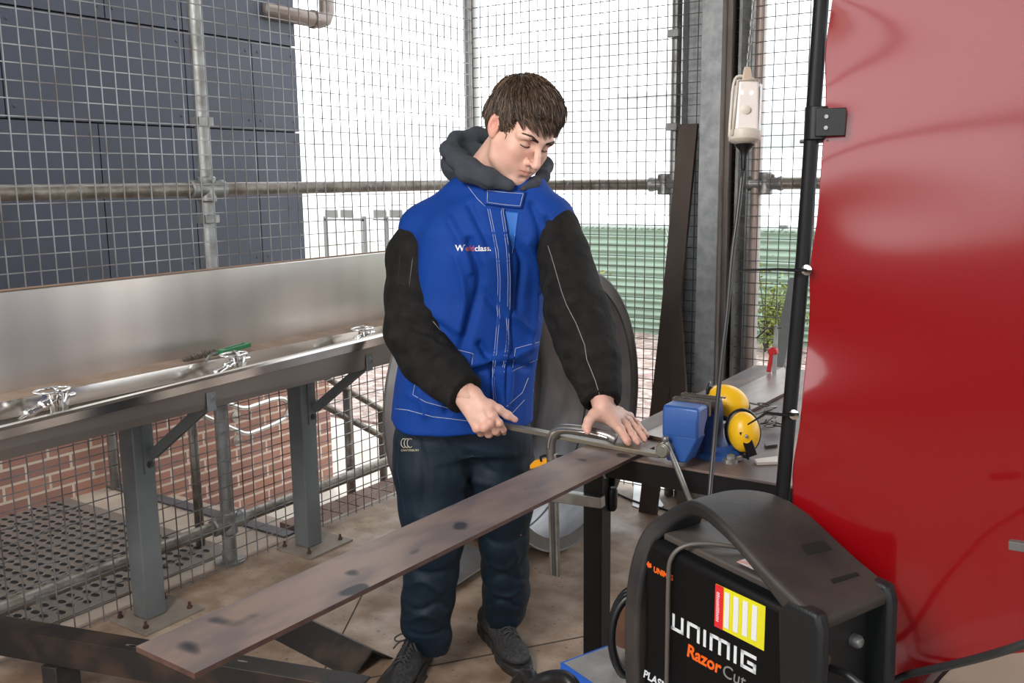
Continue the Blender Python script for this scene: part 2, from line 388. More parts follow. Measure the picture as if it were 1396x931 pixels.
# ------------------------------------------------------------ perforated landing plate
tread = thing('perforated_plate', 'pressed metal walkway plate full of oval holes outside the left mesh', 'plate', (-3.4, 1.4, 0))
pm = mat('perforated plate steel', (.22, .185, .155), .6, .3, var=.2, vscale=6); hole = mat('hole shade', (.008, .007, .006), .9)
MB().bb((-4.0, .2, -.004), (-2.86, 2.30, .006)).build('plate_sheet', pm, tread)
hb = MB(); rim = MB()
for i in range(24):
    for j in range(44):
        x = -3.98+.05*i+(.025 if j % 2 else 0); y = .25+.047*j
        if x > -2.9 or y > 2.27: continue
        p = [(x+.020*math.cos(t*PI/5), y+.012*math.sin(t*PI/5), .0085) for t in range(10)]; q = [(x+.0235*math.cos(t*PI/5), y+.0155*math.sin(t*PI/5), .006) for t in range(10)]
        hb.add(p, [tuple(range(10))]); rim.add(p+q, [(k, (k+1) % 10, (k+1) % 10+10, k+10) for k in range(10)])
        rim.v = rim.v
hb.v = [(a, b, c-.0016) for a, b, c in hb.v]
o = hb.build('hole', hole, tread); o['kind'] = 'stuff'
o = rim.build('hole_rim', pm, tread); o['kind'] = 'stuff'

# ------------------------------------------------------------ building on the left
brm = bpy.data.materials.new('brickwork'); brm.use_nodes = True; nt = brm.node_tree; b = nt.nodes['Principled BSDF']; b.inputs['Roughness'].default_value = .85
tc = nt.nodes.new('ShaderNodeTexCoord'); mp = nt.nodes.new('ShaderNodeMapping'); nt.links.new(tc.outputs['Object'], mp.inputs[0]); mp.inputs['Rotation'].default_value = (PI/2, 0, PI/2)
sx = nt.nodes.new('ShaderNodeSeparateXYZ'); cx = nt.nodes.new('ShaderNodeCombineXYZ'); nt.links.new(tc.outputs['Object'], sx.inputs[0])
ad = nt.nodes.new('ShaderNodeMath'); ad.operation = 'ADD'; nt.links.new(sx.outputs[0], ad.inputs[0]); nt.links.new(sx.outputs[1], ad.inputs[1])
nt.links.new(ad.outputs[0], cx.inputs[0]); nt.links.new(sx.outputs[2], cx.inputs[1])
bt = nt.nodes.new('ShaderNodeTexBrick'); nt.links.new(cx.outputs[0], bt.inputs[0]); bt.inputs['Scale'].default_value = 1; bt.inputs['Brick Width'].default_value = .21; bt.inputs['Row Height'].default_value = .072
bt.inputs['Mortar Size'].default_value = .0065; bt.inputs['Color1'].default_value = (.40, .20, .14, 1); bt.inputs['Color2'].default_value = (.30, .155, .125, 1); bt.inputs['Mortar'].default_value = (.62, .5, .41, 1)
nt.links.new(bt.outputs[0], b.inputs['Base Color'])
bp = nt.nodes.new('ShaderNodeBump'); bp.inputs['Strength'].default_value = .6; bp.inputs['Distance'].default_value = .01; bp.invert = True; nt.links.new(bt.outputs['Fac'], bp.inputs['Height']); nt.links.new(bp.outputs[0], b.inputs['Normal'])
clad = mat('blue grey cladding', (.040, .046, .068), .55, 0, var=.12, vscale=2, bump=.03)
gap = mat('dark joint backing', (.012, .012, .016), .9)  # near-black core that shows through the gaps between panels
bld = thing('building', 'building with dark blue-grey cladding over a red brick base, beyond the left mesh', 'building', (-5.5, 1, -.44))
MB().bb((-8, -5, -.5), (-4.0, 4.0, .95)).build('brick_wall', brm, bld)
MB().bb((-8, -5, .95), (-4.03, 3.85, 4.6)).build('wall_core', gap, bld)
rows = [(.97, 1.695, [-4.5, -2.9, -1.7, -.5, .75, 1.95, 2.62, 3.13, 3.55, 3.87]), (1.703, 2.16, [-4.5, -2.9, -1.7, -.5, .9, 2.2, 3.12, 3.55, 3.87]), (2.168, 2.62, [-4.5, -2.9, -.7, .9, 2.7, 3.12, 3.87]), (2.628, 3.4, [-4.5, -2.9, -.7, .9, 2.2, 3.12, 3.87])]
for z0, z1, ys in rows:
    for a, c in zip(ys, ys[1:]):
        pn = MB().bb((-4.03, a+.003, z0), (-4.01, c-.003, z1)).build('cladding_panel', clad, bld)
        if c < 1.8: continue
        for yy in (a+.04, c-.04):
            for zz in (z0+.05, z1-.05): MB().lathe([(.008, 0), (.006, .004), (.0, .005)], (-4.01, yy, zz), (1, 0, 0), 8).build('screw', clad, pn)
duct = thing('rainwater_pipe', 'brown-grey round elbow pipe sticking out beyond the corner of the cladding', 'pipe', tuple(PX(425, 26, -4.2)))
c0 = Vector(PX(425, 26, -4.0)); 
MB().tube([c0+Vector((0, -.35, 0)), c0+Vector((0, .06, 0)), c0+Vector((0, .10, .012)), c0+Vector((0, .12, .05)), c0+Vector((0, .125, .5))], .045, 14).build('elbow', mat('brown pipe', (.2, .16, .14), .35, .3), duct, smooth=True)
MB().tube([c0+Vector((0, .0, 0)), c0+Vector((0, .02, 0))], .052, 14).build('collar', mat('brown pipe', (.2, .16, .14), .35, .3), duct)

# handrails over the outside steps
hr_m = mat('handrail steel', (.55, .53, .5), .3, .9)
hx = -3.88
def wallrail():
    t = thing('handrail', 'bright steel handrail loop fixed to the brick wall beyond the mesh', 'handrail', (hx, 3.2, -.2))
    A1, A2 = PX(175, 567, hx), PX(335, 642, hx); B1 = PX(448, 573-0, hx); 
    up = [PX(255, 530, hx), PX(322, 557, hx), PX(338, 560, hx), PX(370, 548, hx), PX(383, 544, hx)]
    lo = [PX(175, 567, hx), PX(275, 569, hx), PX(318, 587, hx), PX(335, 592, hx), PX(350, 588, hx), PX(375, 578, hx)]
    pth = [PX(262, 531, hx), PX(318, 553, hx), PX(335, 556, hx), PX(352, 551, hx), PX(375, 544, hx), PX(388, 545, hx), PX(393, 557, hx), PX(388, 569, hx), PX(375, 577, hx), PX(350, 587, hx), PX(335, 591, hx), PX(318, 585, hx), PX(275, 566, hx), PX(230, 548, hx)]
    MB().tube(smoothpath(pth, 5), .0145, 12).build('rail', hr_m, t, smooth=True)
    for x, y in ((341, 568), (343, 601)):
        q = PX(x, y, hx); MB().tube([q+(0, 0, .03), q+(0, 0, -.01), (-4.0, q[1], q[2]-.015)], .009, 8).lathe([(.03, 0), (.03, .008), (.0, .01)], (-4.0, q[1], q[2]-.015), (1, 0, 0), 14).build('bracket', hr_m, t)
wallrail()
def siderail():
    t = thing('handrail', 'dull pipe handrail with two sloping bars on the near side of the outside steps', 'handrail', (-3.05, 3.1, -.42))
    X = -3.1
    for k, (a, b_) in enumerate((((452, 519), (560, 582)), ((440, 552), (545, 608)))):
        A_, B_ = PX(*a, X), PX(*b_, X); MB().tube([A_+(A_-B_)*.4, A_, B_, B_+(B_-A_)*.6], .016, 12).build('rail', galv_d, t, smooth=True)
    for a, zt in ((473, 533), (520, 560)):
        q = PX(a, zt, X); MB().cyl((X, q[1], -.42), (X, q[1], q[2]), .02, 14).build('rail_post', galv_d, t, smooth=True)
siderail()
t = thing('handrail_post', 'slim dark pipe post rising behind the left mesh in front of the brick', 'post', (-3.0, PX(272, 700, -3.0)[1], -.01))
q0 = PX(272, 715, -3.0); MB().cyl((-3.0, q0[1], -.01), (-3.0, q0[1], .72), .018, 14).build('pipe', galv_d, t, smooth=True)
MB().lathe([(.045, 0), (.045, .008)], (-3.0, q0[1], -.005), n=16).build('base_flange', galv_d, t)
t = thing('downpipe', 'short pale pipe standing against the brick wall at far left', 'pipe', tuple(PX(152, 640, -3.95)))
a_, b_ = PX(149, 560, -3.95), PX(158, 668, -3.95); MB().cyl(b_, (b_[0], b_[1], .95), .022, 14).build('pipe', galv, t, smooth=True)
MB().bb((-4.0, b_[1]-.03, .3), (-3.92, b_[1]+.03, .32)).build('pipe_clip', galv, t)

# ------------------------------------------------------------ mesh walls
def meshwall(name, label, o0, d, L, z0, z1, sp, m, off):
    mb = MB(); r = .0016; d = Vector(d); n = Vector((-d.y, d.x, 0)); k = 0
    while k*sp <= L:
        p = Vector(o0)+d*k*sp; mb.bar((p.x, p.y, z0), (p.x, p.y, z1), 2*r, 2*r, up=n); k += 1
    z = z0+.01
    while z <= z1:
        a = Vector(o0)+n*off; mb.bar((a.x, a.y, z), (a.x+d.x*L, a.y+d.y*L, z), 2*r, 2*r); z += sp
    o = mb.build(name, m); return top(o, label, 'mesh')
meshwall('wire_mesh', 'square welded wire mesh of the left side, behind the steel trough', (XL+.03, -.6, 0), (0, 1, 0), YB+.62, .008, 3.0, .05, wire_m, .0033)
meshwall('wire_mesh', 'square welded wire mesh of the back side, behind the young man', (XL+.03, YB-.03, 0), (1, 0, 0), 4.2, .02, 3.0, .0457, wire_b, .0033)
def pipe(label, a, b_, r, m=galv_d, name='scaffold_pipe'):
    a, b_ = Vector(a), Vector(b_); t = thing(name, label, 'pipe', tuple(a))
    MB().cyl(a, b_, r, 22).build('tube', m, t, smooth=False, auto=40)
    return t
def fitting(t, c, ax1, ax2, r=.03):
    c = Vector(c); a1, a2 = Vector(ax1), Vector(ax2)
    f = MB().lathe([(r*.95, -.045), (r*1.12, -.04), (r*1.12, -.028), (r, -.02), (r, .02), (r*1.12, .028), (r*1.12, .04), (r*.95, .045)], c, a1, 20)
    f.lathe([(r*.95, .0), (r, .05), (r*1.12, .055), (r*1.12, .07), (r*.95, .075)], c, a2, 20); f.lathe([(r*.95, .0), (r, .05), (r*1.12, .055), (r*1.12, .07), (r*.95, .075)], c, -a2, 20)
    f.lathe([(.007, 0), (.007, .012)], c+Vector(a1)*.03+Vector((r*.95, 0, 0)), (1, 0, 0), 6)
    f.build('pipe_fitting', galv, t, auto=35)
yp = 2.22
t = pipe('horizontal scaffold pipe at chest height along the left mesh', (XL-.03, -.6, 1.40), (XL-.03, YB-.05, 1.40), .024)
fitting(t, (XL-.03, yp, 1.40), (0, 0, 1), (0, 1, 0))
for y in (1.72, 2.62, 3.05, 3.4): MB().lathe([(.007, 0), (.006, .006), (0, .007)], (XL-.007, y, 1.40), (1, 0, 0), 6).build('bolt', galv, t)
t = pipe('dusty scaffold pipe running just above the floor along the left mesh', (XL-.03, -.6, .155), (XL-.03, YB-.05, .155), .024)
fitting(t, (XL-.03, yp, .155), (0, 0, 1), (0, 1, 0))
MB().bb((XL-.005, 1.45, .14), (XL+.001, 1.49, .17)).lathe([(.008, 0), (.007, .008)], (XL+.001, 1.47, .155), (1, 0, 0), 6).build('clip', galv, t)
t = pipe('vertical galvanised scaffold post in the middle of the left mesh', (XL-.035, yp, 0), (XL-.035, yp, 3.05), .024, galv, 'scaffold_post')
t['category'] = 'post'; MB().lathe([(.06, 0), (.06, .008), (.028, .01), (.028, .05)], (XL-.035, yp, 0), n=20).build('base_flange', galv, t)
for z in (1.28, 1.62): MB().bb((XL-.06, yp-.03, z), (XL-.006, yp+.03, z+.03)).build('clip', galv, t, bevel=.002)
t = pipe('pale grey corner post where the two mesh walls meet', (XL+.0, YB, 0), (XL+.0, YB, 3.05), .033, mat('pale galvanised', (.5, .5, .48), .45, .5, var=.15, vscale=5), 'corner_post'); t['category'] = 'post'
MB().lathe([(.06, 0), (.06, .008), (.034, .01)], (XL, YB, 0), n=20).build('base_flange', galv, t)
t = pipe('horizontal scaffold pipe at chest height along the back mesh left of the column', (XL+.05, YB, 1.395), (-1.715, YB, 1.395), .024)
fitting(t, (-1.73, YB, 1.395), (0, 0, 1), (-1, 0, 0), .028)
MB().lathe([(.007, 0), (.006, .006)], (-2.2, YB-.024, 1.40), (0, -1, 0), 6).build('bolt', galv, t)
t = pipe('horizontal scaffold pipe continuing along the back mesh right of the column', (-1.31, YB, 1.395), (1.4, YB, 1.395), .024)
fitting(t, (-1.285, YB, 1.395), (0, 0, 1), (1, 0, 0), .026)
pipe('low dusty scaffold pipe near the floor along the back mesh', (XL+.05, YB, .155), (1.4, YB, .155), .024)
t = pipe('vertical galvanised scaffold post left of the big column', (-1.685, YB, 0), (-1.685, YB, 3.05), .022, galv, 'scaffold_post'); t['category'] = 'post'
for z in (1.62, 2.0): MB().bb((-1.71, YB-.045, z), (-1.66, YB-.02, z+.03)).build('clip', galv, t, bevel=.002)
t = pipe('pinkish vertical pipe right of the big column', (-1.325, YB, 0), (-1.325, YB, 3.05), .02, mat('pinkish pipe', (.42, .34, .30), .5, .4, var=.2, vscale=9), 'scaffold_post'); t['category'] = 'post'
MB().bb((-1.35, YB-.04, 1.60), (-1.30, YB-.018, 1.63)).build('clip', galv, t)
# big column: an H-section with cable tray channel
colt = thing('steel_column', 'tall galvanised steel column with channel flanges standing in the back mesh line', 'column', (-1.5, YB+.08, -.44))
MB().bb((-1.655, YB+.06, -.44), (-1.345, YB+.07, 3.2)).build('web', spangle, colt)
m = MB(); m.bb((-1.512, YB-.155, -.0), (-1.425, YB-.145, 3.2)); m.build('front_flange', spangle, colt, bevel=.002)
m = MB(); m.bb((-1.425, YB-.155, 0), (-1.417, YB+.06, 3.2)); m.bb((-1.417, YB-.12, 0), (-1.40, YB-.112, 3.2)); m.build('side_lip', mat('brown grey steel', (.17, .145, .13), .5, .5, var=.2), colt)
MB().bb((-1.40, YB-.04, 0), (-1.388, YB+.06, 3.2)).build('stiffener', galv, colt)
MB().bb((-1.66, YB-.0, 0), (-1.655, YB+.12, 3.2)).bb((-1.345, YB+.02, 0), (-1.34, YB+.12, 3.2)).build('rear_flange', spangle, colt)

# ------------------------------------------------------------ roof over the bay (out of view) 
roofm = mat('roof sheet underside', (.28, .27, .26), .6, .2)
struct('ceiling', MB().bb((-3.0, -3.4, 3.12), (3.4, 4.05, 3.18)), roofm)
struct('wall_right', MB().bb((3.2, -3.2, 0), (3.3, 4.0, 1.0)).bb((3.2, -1.2, 1.0), (3.3, -.9, 3.12)).bb((3.2, 1.6, 1.0), (3.3, 2.3, 3.12)), mat('right wall sheet', (.18, .17, .17), .6))
struct('wall_front', MB().bb((-2.8, -3.25, 0), (3.2, -3.15, 1.05)), mat('front low wall', (.10, .07, .065), .6))
struct('trim_8', MB().bb((-2.8, -3.25, 1.72), (3.2, -3.17, 1.80)).bb((-2.8, -3.25, 2.45), (3.2, -3.15, 2.62)).bb((-.9, -3.25, 1.05), (-.84, -3.17, 3.12)).bb((1.5, -3.25, 1.05), (1.62, -3.17, 3.12)), darksteel)

# ------------------------------------------------------------ beyond the back mesh
gfm = mat('green corrugated sheet', (.29, .40, .31), .5, 0, col2=(.25, .35, .27), vscale=1.5, stretch=(1, 1, 3))
fence = thing('green_fence', 'pale green corrugated metal fence beyond the pebbles', 'fence', (-4.3, 10.2, -.42))
def corr(x0, x1, y, z0, z1, m, par, nm):
    n = 90; vs = []; 
    for i in range(n+1):
        z = z0+(z1-z0)*i/n; yy = y+.018*math.sin(i/n*PI*2*15)
        vs += [(x0, yy, z), (x1, yy, z), (x1, yy+.01, z), (x0, yy+.01, z)]
    fs = []
    for i in range(n): fs += [(i*4+k, i*4+(k+1) % 4, i*4+4+(k+1) % 4, i*4+4+k) for k in range(4)]
    return MB().add(vs, fs+[(0, 1, 2, 3), (n*4+3, n*4+2, n*4+1, n*4)]).build(nm, m, par, auto=60)
corr(-6.3, -4.62, 10.2, -.42, .84, gfm, fence, 'corrugated_sheet'); corr(-4.6, 6, 10.2, -.42, .84, gfm, fence, 'corrugated_sheet')
cp = MB(); 
for i in range(162): cp.bb((-6.3+i*.075, 10.16, .84), (-6.3+i*.075+.045, 10.24, .862))
cp.build('ridge_capping', mat('fence capping', (.42, .5, .45), .5), fence)
for x in (-6.2, -3.25, -.4): MB().bb((x-.04, 10.24, -.42), (x+.04, 10.3, .9)).build('fence_post', greypaint, fence)
whitem = mat('white rendered wall', (.92, .92, .91), .8, 0, var=.03, vscale=1)
whiter = mat('pale roof', (.9, .91, .92), .5, 0)
lineg = mat('faint grey trim', (.55, .55, .55), .8)
wb = thing('building', 'white two-storey building far beyond the back mesh, almost washed out by daylight', 'building', (-6, 18, -.44))
MB().bb((-9.9, 17, -.44), (-2.2, 24, 4.3)).build('wall', whitem, wb)
MB().bb((-8.6, 16.6, 2.95), (-6.1, 17, 3.03)).build('eaves', lineg, wb)
MB().bb((-8.2, 15, -.44), (-1.5, 16.4, 1.5)).build('lean_to_wall', whitem, wb)
rf = MB().add([(-8.2, 10.7, .87), (-1.5, 10.7, .87), (-1.5, 16.4, 1.9), (-8.2, 16.4, 1.9), (-8.2, 10.7, .82), (-1.5, 10.7, .82), (-1.5, 16.4, 1.85), (-8.2, 16.4, 1.85)], [(0, 1, 2, 3), (7, 6, 5, 4), (0, 4, 5, 1), (1, 5, 6, 2), (2, 6, 7, 3), (3, 7, 4, 0)]).build('roof', whiter, wb)
a_ = PY(1060, 185, 17)
w = MB().bb((a_[0]-.22, 16.96, a_[2]-.28), (a_[0]+.30, 17.0, a_[2]+.28)).build('window', lineg, wb)
MB().bb((a_[0]-.18, 16.94, a_[2]-.24), (a_[0]+.26, 16.97, a_[2]+.24)).build('pane', mat('grey green pane', (.60, .66, .66), .4), w)
wb2 = thing('building', 'long white facade seen faintly above the end of the steel trough', 'building', (-26, 22, -.44))
MB().bb((-34, 21, -.44), (-12.5, 27, 3.0)).build('wall', whitem, wb2)
for x in (449, 470, 520):
    a_ = PY(x, 310, 20.95); w = MB().bb((a_[0]-.2, 20.95, a_[2]-.55), (a_[0]+.2, 21, a_[2]+.45)).build('window', lineg, wb2)
    MB().bb((a_[0]-.12, 20.92, a_[2]-.5), (a_[0]+.12, 20.95, a_[2]+.4)).build('pane', whitem, w)
sgn = mat('sign back grey', (.16, .165, .155), .6, .2)
for k, (x0, x1, px_, lab) in enumerate([((444, 461), (465, 482), 442, 'far left pair of small grey plates on thin posts above the trough'), ((510, 527), (532, 549), 524, 'far right pair of small grey plates on one post, beside the black sleeve')]):
    Y = 12.; c0 = PY(x0[0], 290, Y); t = thing('sign', lab, 'sign', (PY(px_, 345, Y)[0], Y, -.44))
    for q in (x0, x1):
        a_, b_ = PY(q[0], 286, Y), PY(q[1], 297, Y); MB().bb((a_[0], Y-.02, b_[2]), (b_[0], Y, a_[2])).build('sign_plate', sgn, t)
    for xx in ([442, 495] if k == 0 else [525]):
        a_ = PY(xx, 295, Y); MB().bb((a_[0]-.03, Y, -.44), (a_[0]+.03, Y+.05, a_[2])).build('post', sgn, t)
    a_, b_ = PY(x0[0]-2, 298, Y), PY(x1[1]+(14 if k == 0 else 0), 298, Y)
    MB().bb((a_[0], Y, a_[2]-.03), (b_[0], Y+.03, a_[2])).build('crossbar', sgn, t)
# shrubs
leafm = [mat('leaf green', (.22, .27, .05), .6, 0, var=.4, vscale=30), mat('leaf yellow', (.42, .42, .08), .6, 0, var=.4, vscale=30)]
def shrub(label, c, r, n, seed):
    R_ = random.Random(seed); t = thing('shrub', label, 'shrub', (c[0], c[1], -.42)); st = MB(); lf = MB()
    for k in range(14):
        a = R_.uniform(0, 2*PI); tip = Vector((c[0]+math.cos(a)*r*R_.uniform(.1, .8), c[1]+math.sin(a)*r*R_.uniform(.1, .8), -.42+R_.uniform(.4, 1)*r*1.9))
        st.tube([(c[0], c[1], -.42), ((c[0]+tip.x)/2, (c[1]+tip.y)/2, tip.z*.5-.1), tip], .006, 5)
        for j in range(n):
            u = R_.uniform(.3, 1.05); b_ = Vector((c[0], c[1], -.42)).lerp(tip, u)+Vector([R_.gauss(0, r*.13) for _ in range(3)])
            d = Vector([R_.gauss(0, 1) for _ in range(3)]).normalized()*.045; s_ = d.cross(Vector([R_.gauss(0, 1) for _ in range(3)])).normalized()*.015
            lf.add([b_, b_+d*.5+s_, b_+d, b_+d*.5-s_], [(0, 1, 2, 3)])
    st.build('stem', brownst, t); lf.build('foliage', leafm[seed % 2], t)
q = PZ(752, 470, -.42); shrub('yellow-green weed clump seen between the man and his left arm', q, .28, 60, 1)
q = PY(818, 395, 10.0); shrub('pale yellow weeds against the green fence behind the man', (q[0], 9.6), .42, 60, 3)
q = PZ(1043, 480, -.42); shrub('bushy yellow-green weeds seen right of the column', q, .5, 90, 2)
# white pipe frame outside behind the man
t = thing('pipe_frame', 'bent shiny pipe rail outside, seen between the man and his left arm', 'rail', tuple(PY(757, 640, 4.6)))
Y = 4.5; MB().tube(smoothpath([PY(640, 530, Y), PY(700, 533, Y), PY(740, 538, Y), PY(758, 543, Y), PY(765, 553, Y), PY(766, 575, Y), PY(766, 640, Y), PY(768, 700, Y)], 5), .02, 12).build('rail', hr_m, t, smooth=True)
MB().tube([PY(640, 598, Y), PY(766, 604, Y)], .014, 10).build('lower_rail', galv_d, t, smooth=True)
# ------------------------------------------------------------ wash trough
tr = thing('wash_trough', 'long stainless steel wash trough with tall splashback along the left mesh', 'trough', (-2.6, 1.7, 0))
Y0, Y1 = .25, 3.2
def prof(pts, y0, y1, name, m, par, **k): return MB().extrude([(x, y0, z) for x, z in pts], (0, y1-y0, 0)).build(name, m, par, **k)
prof([(-2.70, .83), (-2.70, 1.118), (-2.703, 1.122), (-2.722, 1.122), (-2.722, 1.10), (-2.715, 1.10), (-2.712, .82)], Y0, Y1, 'splashback', stainless_refl, tr)
MB().bb((-2.723, Y0, 1.1225), (-2.701, Y1, 1.1255)).build('dusty_top_edge', mat('brown dust strip', (.30, .20, .14), .8), tr)
prof([(-2.70, .83), (-2.595, .828), (-2.595, .822), (-2.70, .82)], Y0, Y1, 'ledge', dust, tr)
prof([(-2.597, .827), (-2.592, .828), (-2.585, .78), (-2.54, .758), (-2.54, .752), (-2.60, .752)], Y0, Y1, 'inner_wall', stain_f, tr)
# basin floor and the front rim, which climbs a little to the right
def strip(pl, pr, name, m, par):
    a = [(x, Y0, z) for x, z in pl]; b = [(x, Y1, z) for x, z in pr]; n = len(a)
    return MB().add(a+b, [tuple(range(n)), tuple(range(n, 2*n))[::-1]]+[(i, n+i, n+(i+1) % n, (i+1) % n) for i in range(n)]).build(name, m, par)
strip([(-2.56, .764), (-2.375, .782), (-2.375, .774), (-2.56, .754)], [(-2.56, .768), (-2.375, .815), (-2.375, .805), (-2.56, .756)], 'basin_floor', mat('dusty basin', (.36, .29, .23), .45, .5, var=.3, vscale=7), tr)
strip([(-2.38, .778), (-2.372, .797), (-2.352, .797), (-2.345, .79), (-2.345, .773), (-2.352, .77)], [(-2.38, .81), (-2.372, .865), (-2.352, .865), (-2.345, .858), (-2.345, .825), (-2.352, .822)], 'front_rim', stain_f, tr)
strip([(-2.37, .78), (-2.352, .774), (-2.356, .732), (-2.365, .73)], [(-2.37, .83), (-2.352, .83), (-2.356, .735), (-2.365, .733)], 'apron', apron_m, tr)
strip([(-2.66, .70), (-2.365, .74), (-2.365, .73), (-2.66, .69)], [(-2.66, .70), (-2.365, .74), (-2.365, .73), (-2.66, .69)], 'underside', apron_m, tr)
MB().bb((-2.712, Y1-.002, .75), (-2.35, Y1+.004, .86)).build('end_cap', stain_f, tr)
for y, pyr in ((1.766, ((150, 850), (272, 832))), (2.489, ((370, 745), (487, 735))), (.55, None)):
    lg = MB().bb((-2.678, y-.0375, .008), (-2.603, y+.0375, .72)).build('leg', greypaint, tr, bevel=.004)
    bp_ = MB().bb((-2.715, y-.10, 0), (-2.525, y+.13, .008)).build('base_plate', mat('dusty base plate', (.27, .23, .19), .7, .1, var=.25, vscale=12), tr, bevel=.001)
    for dx, dy in ((-.165+.01, -.07), (-.02, -.07), (-.02, .10), (-.155, .10)):
        MB().lathe([(.009, 0), (.009, .008), (.005, .008), (.005, .022), (.0, .024)], (-2.545+dx, y+dy, .008), n=6).build('anchor_bolt', rust, bp_)
    # diagonal bracket: plate on the post, strut, tab under the apron
    yb = y+.045
    MB().bb((-2.603, y-.005, .50), (-2.598, y+.035, .70)).build('bracket_plate', greypaint, tr, bevel=.001)
    MB().lathe([(.012, 0), (.012, .007), (.007, .007), (.007, .012)], (-2.598, y+.015, .53), (1, 0, 0), 6).build('bracket_bolt', darksteel, tr)
    a, b_ = Vector((-2.59, y+.015, .56)), Vector((-2.385, y+.075, .735))
    MB().bar(a, b_, .032, .006, up=(0, 1, 0)).bar(a+Vector((0, .016, 0)), b_+Vector((0, .016, 0)), .006, .03, up=(1, 0, -1)).build('strut', greypaint, tr)
    MB().bar(b_+Vector((.0, 0, -.005)), b_+Vector((.036, 0, .045)), .032, .005, up=(0, 1, 0)).bar(b_+Vector((.036, 0, -.01)), b_+Vector((.036, .0, .05)), .03, .004, up=(1, 0, 0)).build('strut_tab', greypaint, tr)
# three chrome bubbler taps
def tap(px, py, label):
    q = PZ(px, py, .785); c = Vector((-2.50, q[1], .774)); t = thing('bubbler_tap', label, 'tap', tuple(c), 'chrome bubbler taps on the trough')
    MB().lathe([(.016, 0), (.016, .006), (.010, .01), (.010, .045), (.013, .05), (.013, .06), (.0, .062)], c, n=16).build('tap_base', chrome, t, smooth=False, auto=40)
    d = Vector((.1, -1, -.35)).normalized(); s0 = c+Vector((0, 0, .045))
    MB().lathe([(.010, 0), (.010, .02), (.013, .022), (.013, .03), (.009, .034), (.009, .055), (.0115, .057), (.0115, .066), (.005, .07), (.004, .085)], s0, d, 14).build('spout', chrome, t, auto=40)
    MB().lathe([(.006, 0), (.006, .045), (.005, .047)], s0, Vector((0, 1, .05)), 10).build('lever', chrome, t, auto=40)
    # guard: a tapered cup of folded sheet around the spout
    g = MB(); top_ = s0+Vector((0, 0, .022)); ring_ = [(top_+Vector((.026*math.cos(a), .036*math.sin(a)-.002, 0))) for a in [2*PI*k/16 for k in range(16)]]
    g.tube(ring_, .0035, 6, closed=True)
    g.tube([s0+Vector((0, .0, .03)), top_+Vector((.026, -.0, 0))], .004, 6)
    g.tube([top_+Vector((.024, -.022, 0)), s0+Vector((.015, -.008, -.045)), s0+Vector((.015, .008, -.045)), top_+Vector((.026, .005, 0))], .002, 6)
    g.add([top_+Vector((.026, .006, 0)), top_+Vector((.01, .034, 0)), s0+Vector((.006, .022, -.05)), s0+Vector((.016, .01, -.05)), top_+Vector((.024, .006, 0)), top_+Vector((.008, .032, 0)), s0+Vector((.004, .020, -.05)), s0+Vector((.014, .01, -.05))], [(0, 1, 2, 3), (7, 6, 5, 4), (0, 4, 5, 1), (1, 5, 6, 2), (2, 6, 7, 3), (3, 7, 4, 0)])
    g.build('guard', chrome, t, smooth=True); t.scale = (1.35, 1.35, 1.2)
tap(46, 558, 'chrome bubbler tap in the trough nearest the left edge of the photo')
tap(287, 505, 'chrome bubbler tap in the trough just below the green-handled brush')
tap(456, 467, 'chrome bubbler tap in the trough nearest the young man')
# wire brush
br = thing('wire_brush', 'worn wire brush with a green plastic handle lying on the trough ledge', 'brush', tuple(PZ(300, 478, .832)))
a, b_ = Vector(PZ(272, 486, .843)), Vector(PZ(335, 472, .85)); d = (b_-a).normalized(); up = Vector((0, 0, 1)); sd = d.cross(up)
h0, h1 = Vector(PZ(301, 480, .852)), Vector(PZ(336, 470, .852)); h = MB()
h.bar(h0+sd*.012, h1+sd*.012, .008, .016).bar(h0-sd*.012, h1-sd*.012, .008, .016).bar(h0-(h1-h0)*.08, h0+(h1-h0)*.12, .03, .017).bar(h1-(h1-h0)*.08, h1+(h1-h0)*.05, .03, .017).bar(h0, h1, .02, .004)
h.build('brush_handle', mat('green plastic', (.01, .16, .05), .35), br, bevel=.003)
MB().tube(smoothpath([h0, h0-d*.03, h0-d*.05+Vector((0, 0, -.006)), h0-d*.07+Vector((.012, 0, -.016))], 4), .006, 8, flat=.5).build('ferrule', galv, br, smooth=True)
bm_ = MB(); R_ = random.Random(5)
for k in range(420):
    u = R_.random(); q = h0-d*(.012+.125*u)+Vector((-.016*R_.random(), 0, -.008)); tip = q+Vector((R_.gauss(0, .008), R_.gauss(0, .008)-.004, R_.uniform(.006, .028)*(1.1-u*.6)))
    q.z = max(q.z, .834); bm_.tube([q, tip], [.0009, .0005], 3, cap=False)
bm_.build('bristles', mat('grey bristle', (.14, .12, .10), .7, .3), br)['kind'] = 'stuff'

# ------------------------------------------------------------ steel ring (short length of big pipe)
rg = thing('steel_ring', 'large grey steel ring standing on edge behind the young man', 'ring', (-1.98, 3.06, 0))
ringm = mat('ring steel', (.235, .225, .21), .42, .55, col2=(.15, .14, .13), vscale=4, bump=.05, bscale=20, rvar=.15)
ringi = mat('ring inside steel', (.50, .50, .51), .3, .75, col2=(.33, .33, .35), vscale=4, stretch=(3, 1, 1), rvar=.2)
R0 = .545; yc = 3.06
MB().lathe([(R0-.006, -.5), (R0, -.5), (R0, 0), (R0-.006, 0), (R0-.006, -.5)], (-1.75, yc, R0), (1, 0, 0), 96).build('shell', ringi, rg, auto=30)
for x0 in (-1.762, -2.25): MB().lathe([(R0-.05, 0), (R0+.001, 0), (R0+.001, .010), (R0-.05, .010), (R0-.05, 0)], (x0, yc, R0), (1, 0, 0), 96).build('rim_flange', ringm, rg, auto=30)
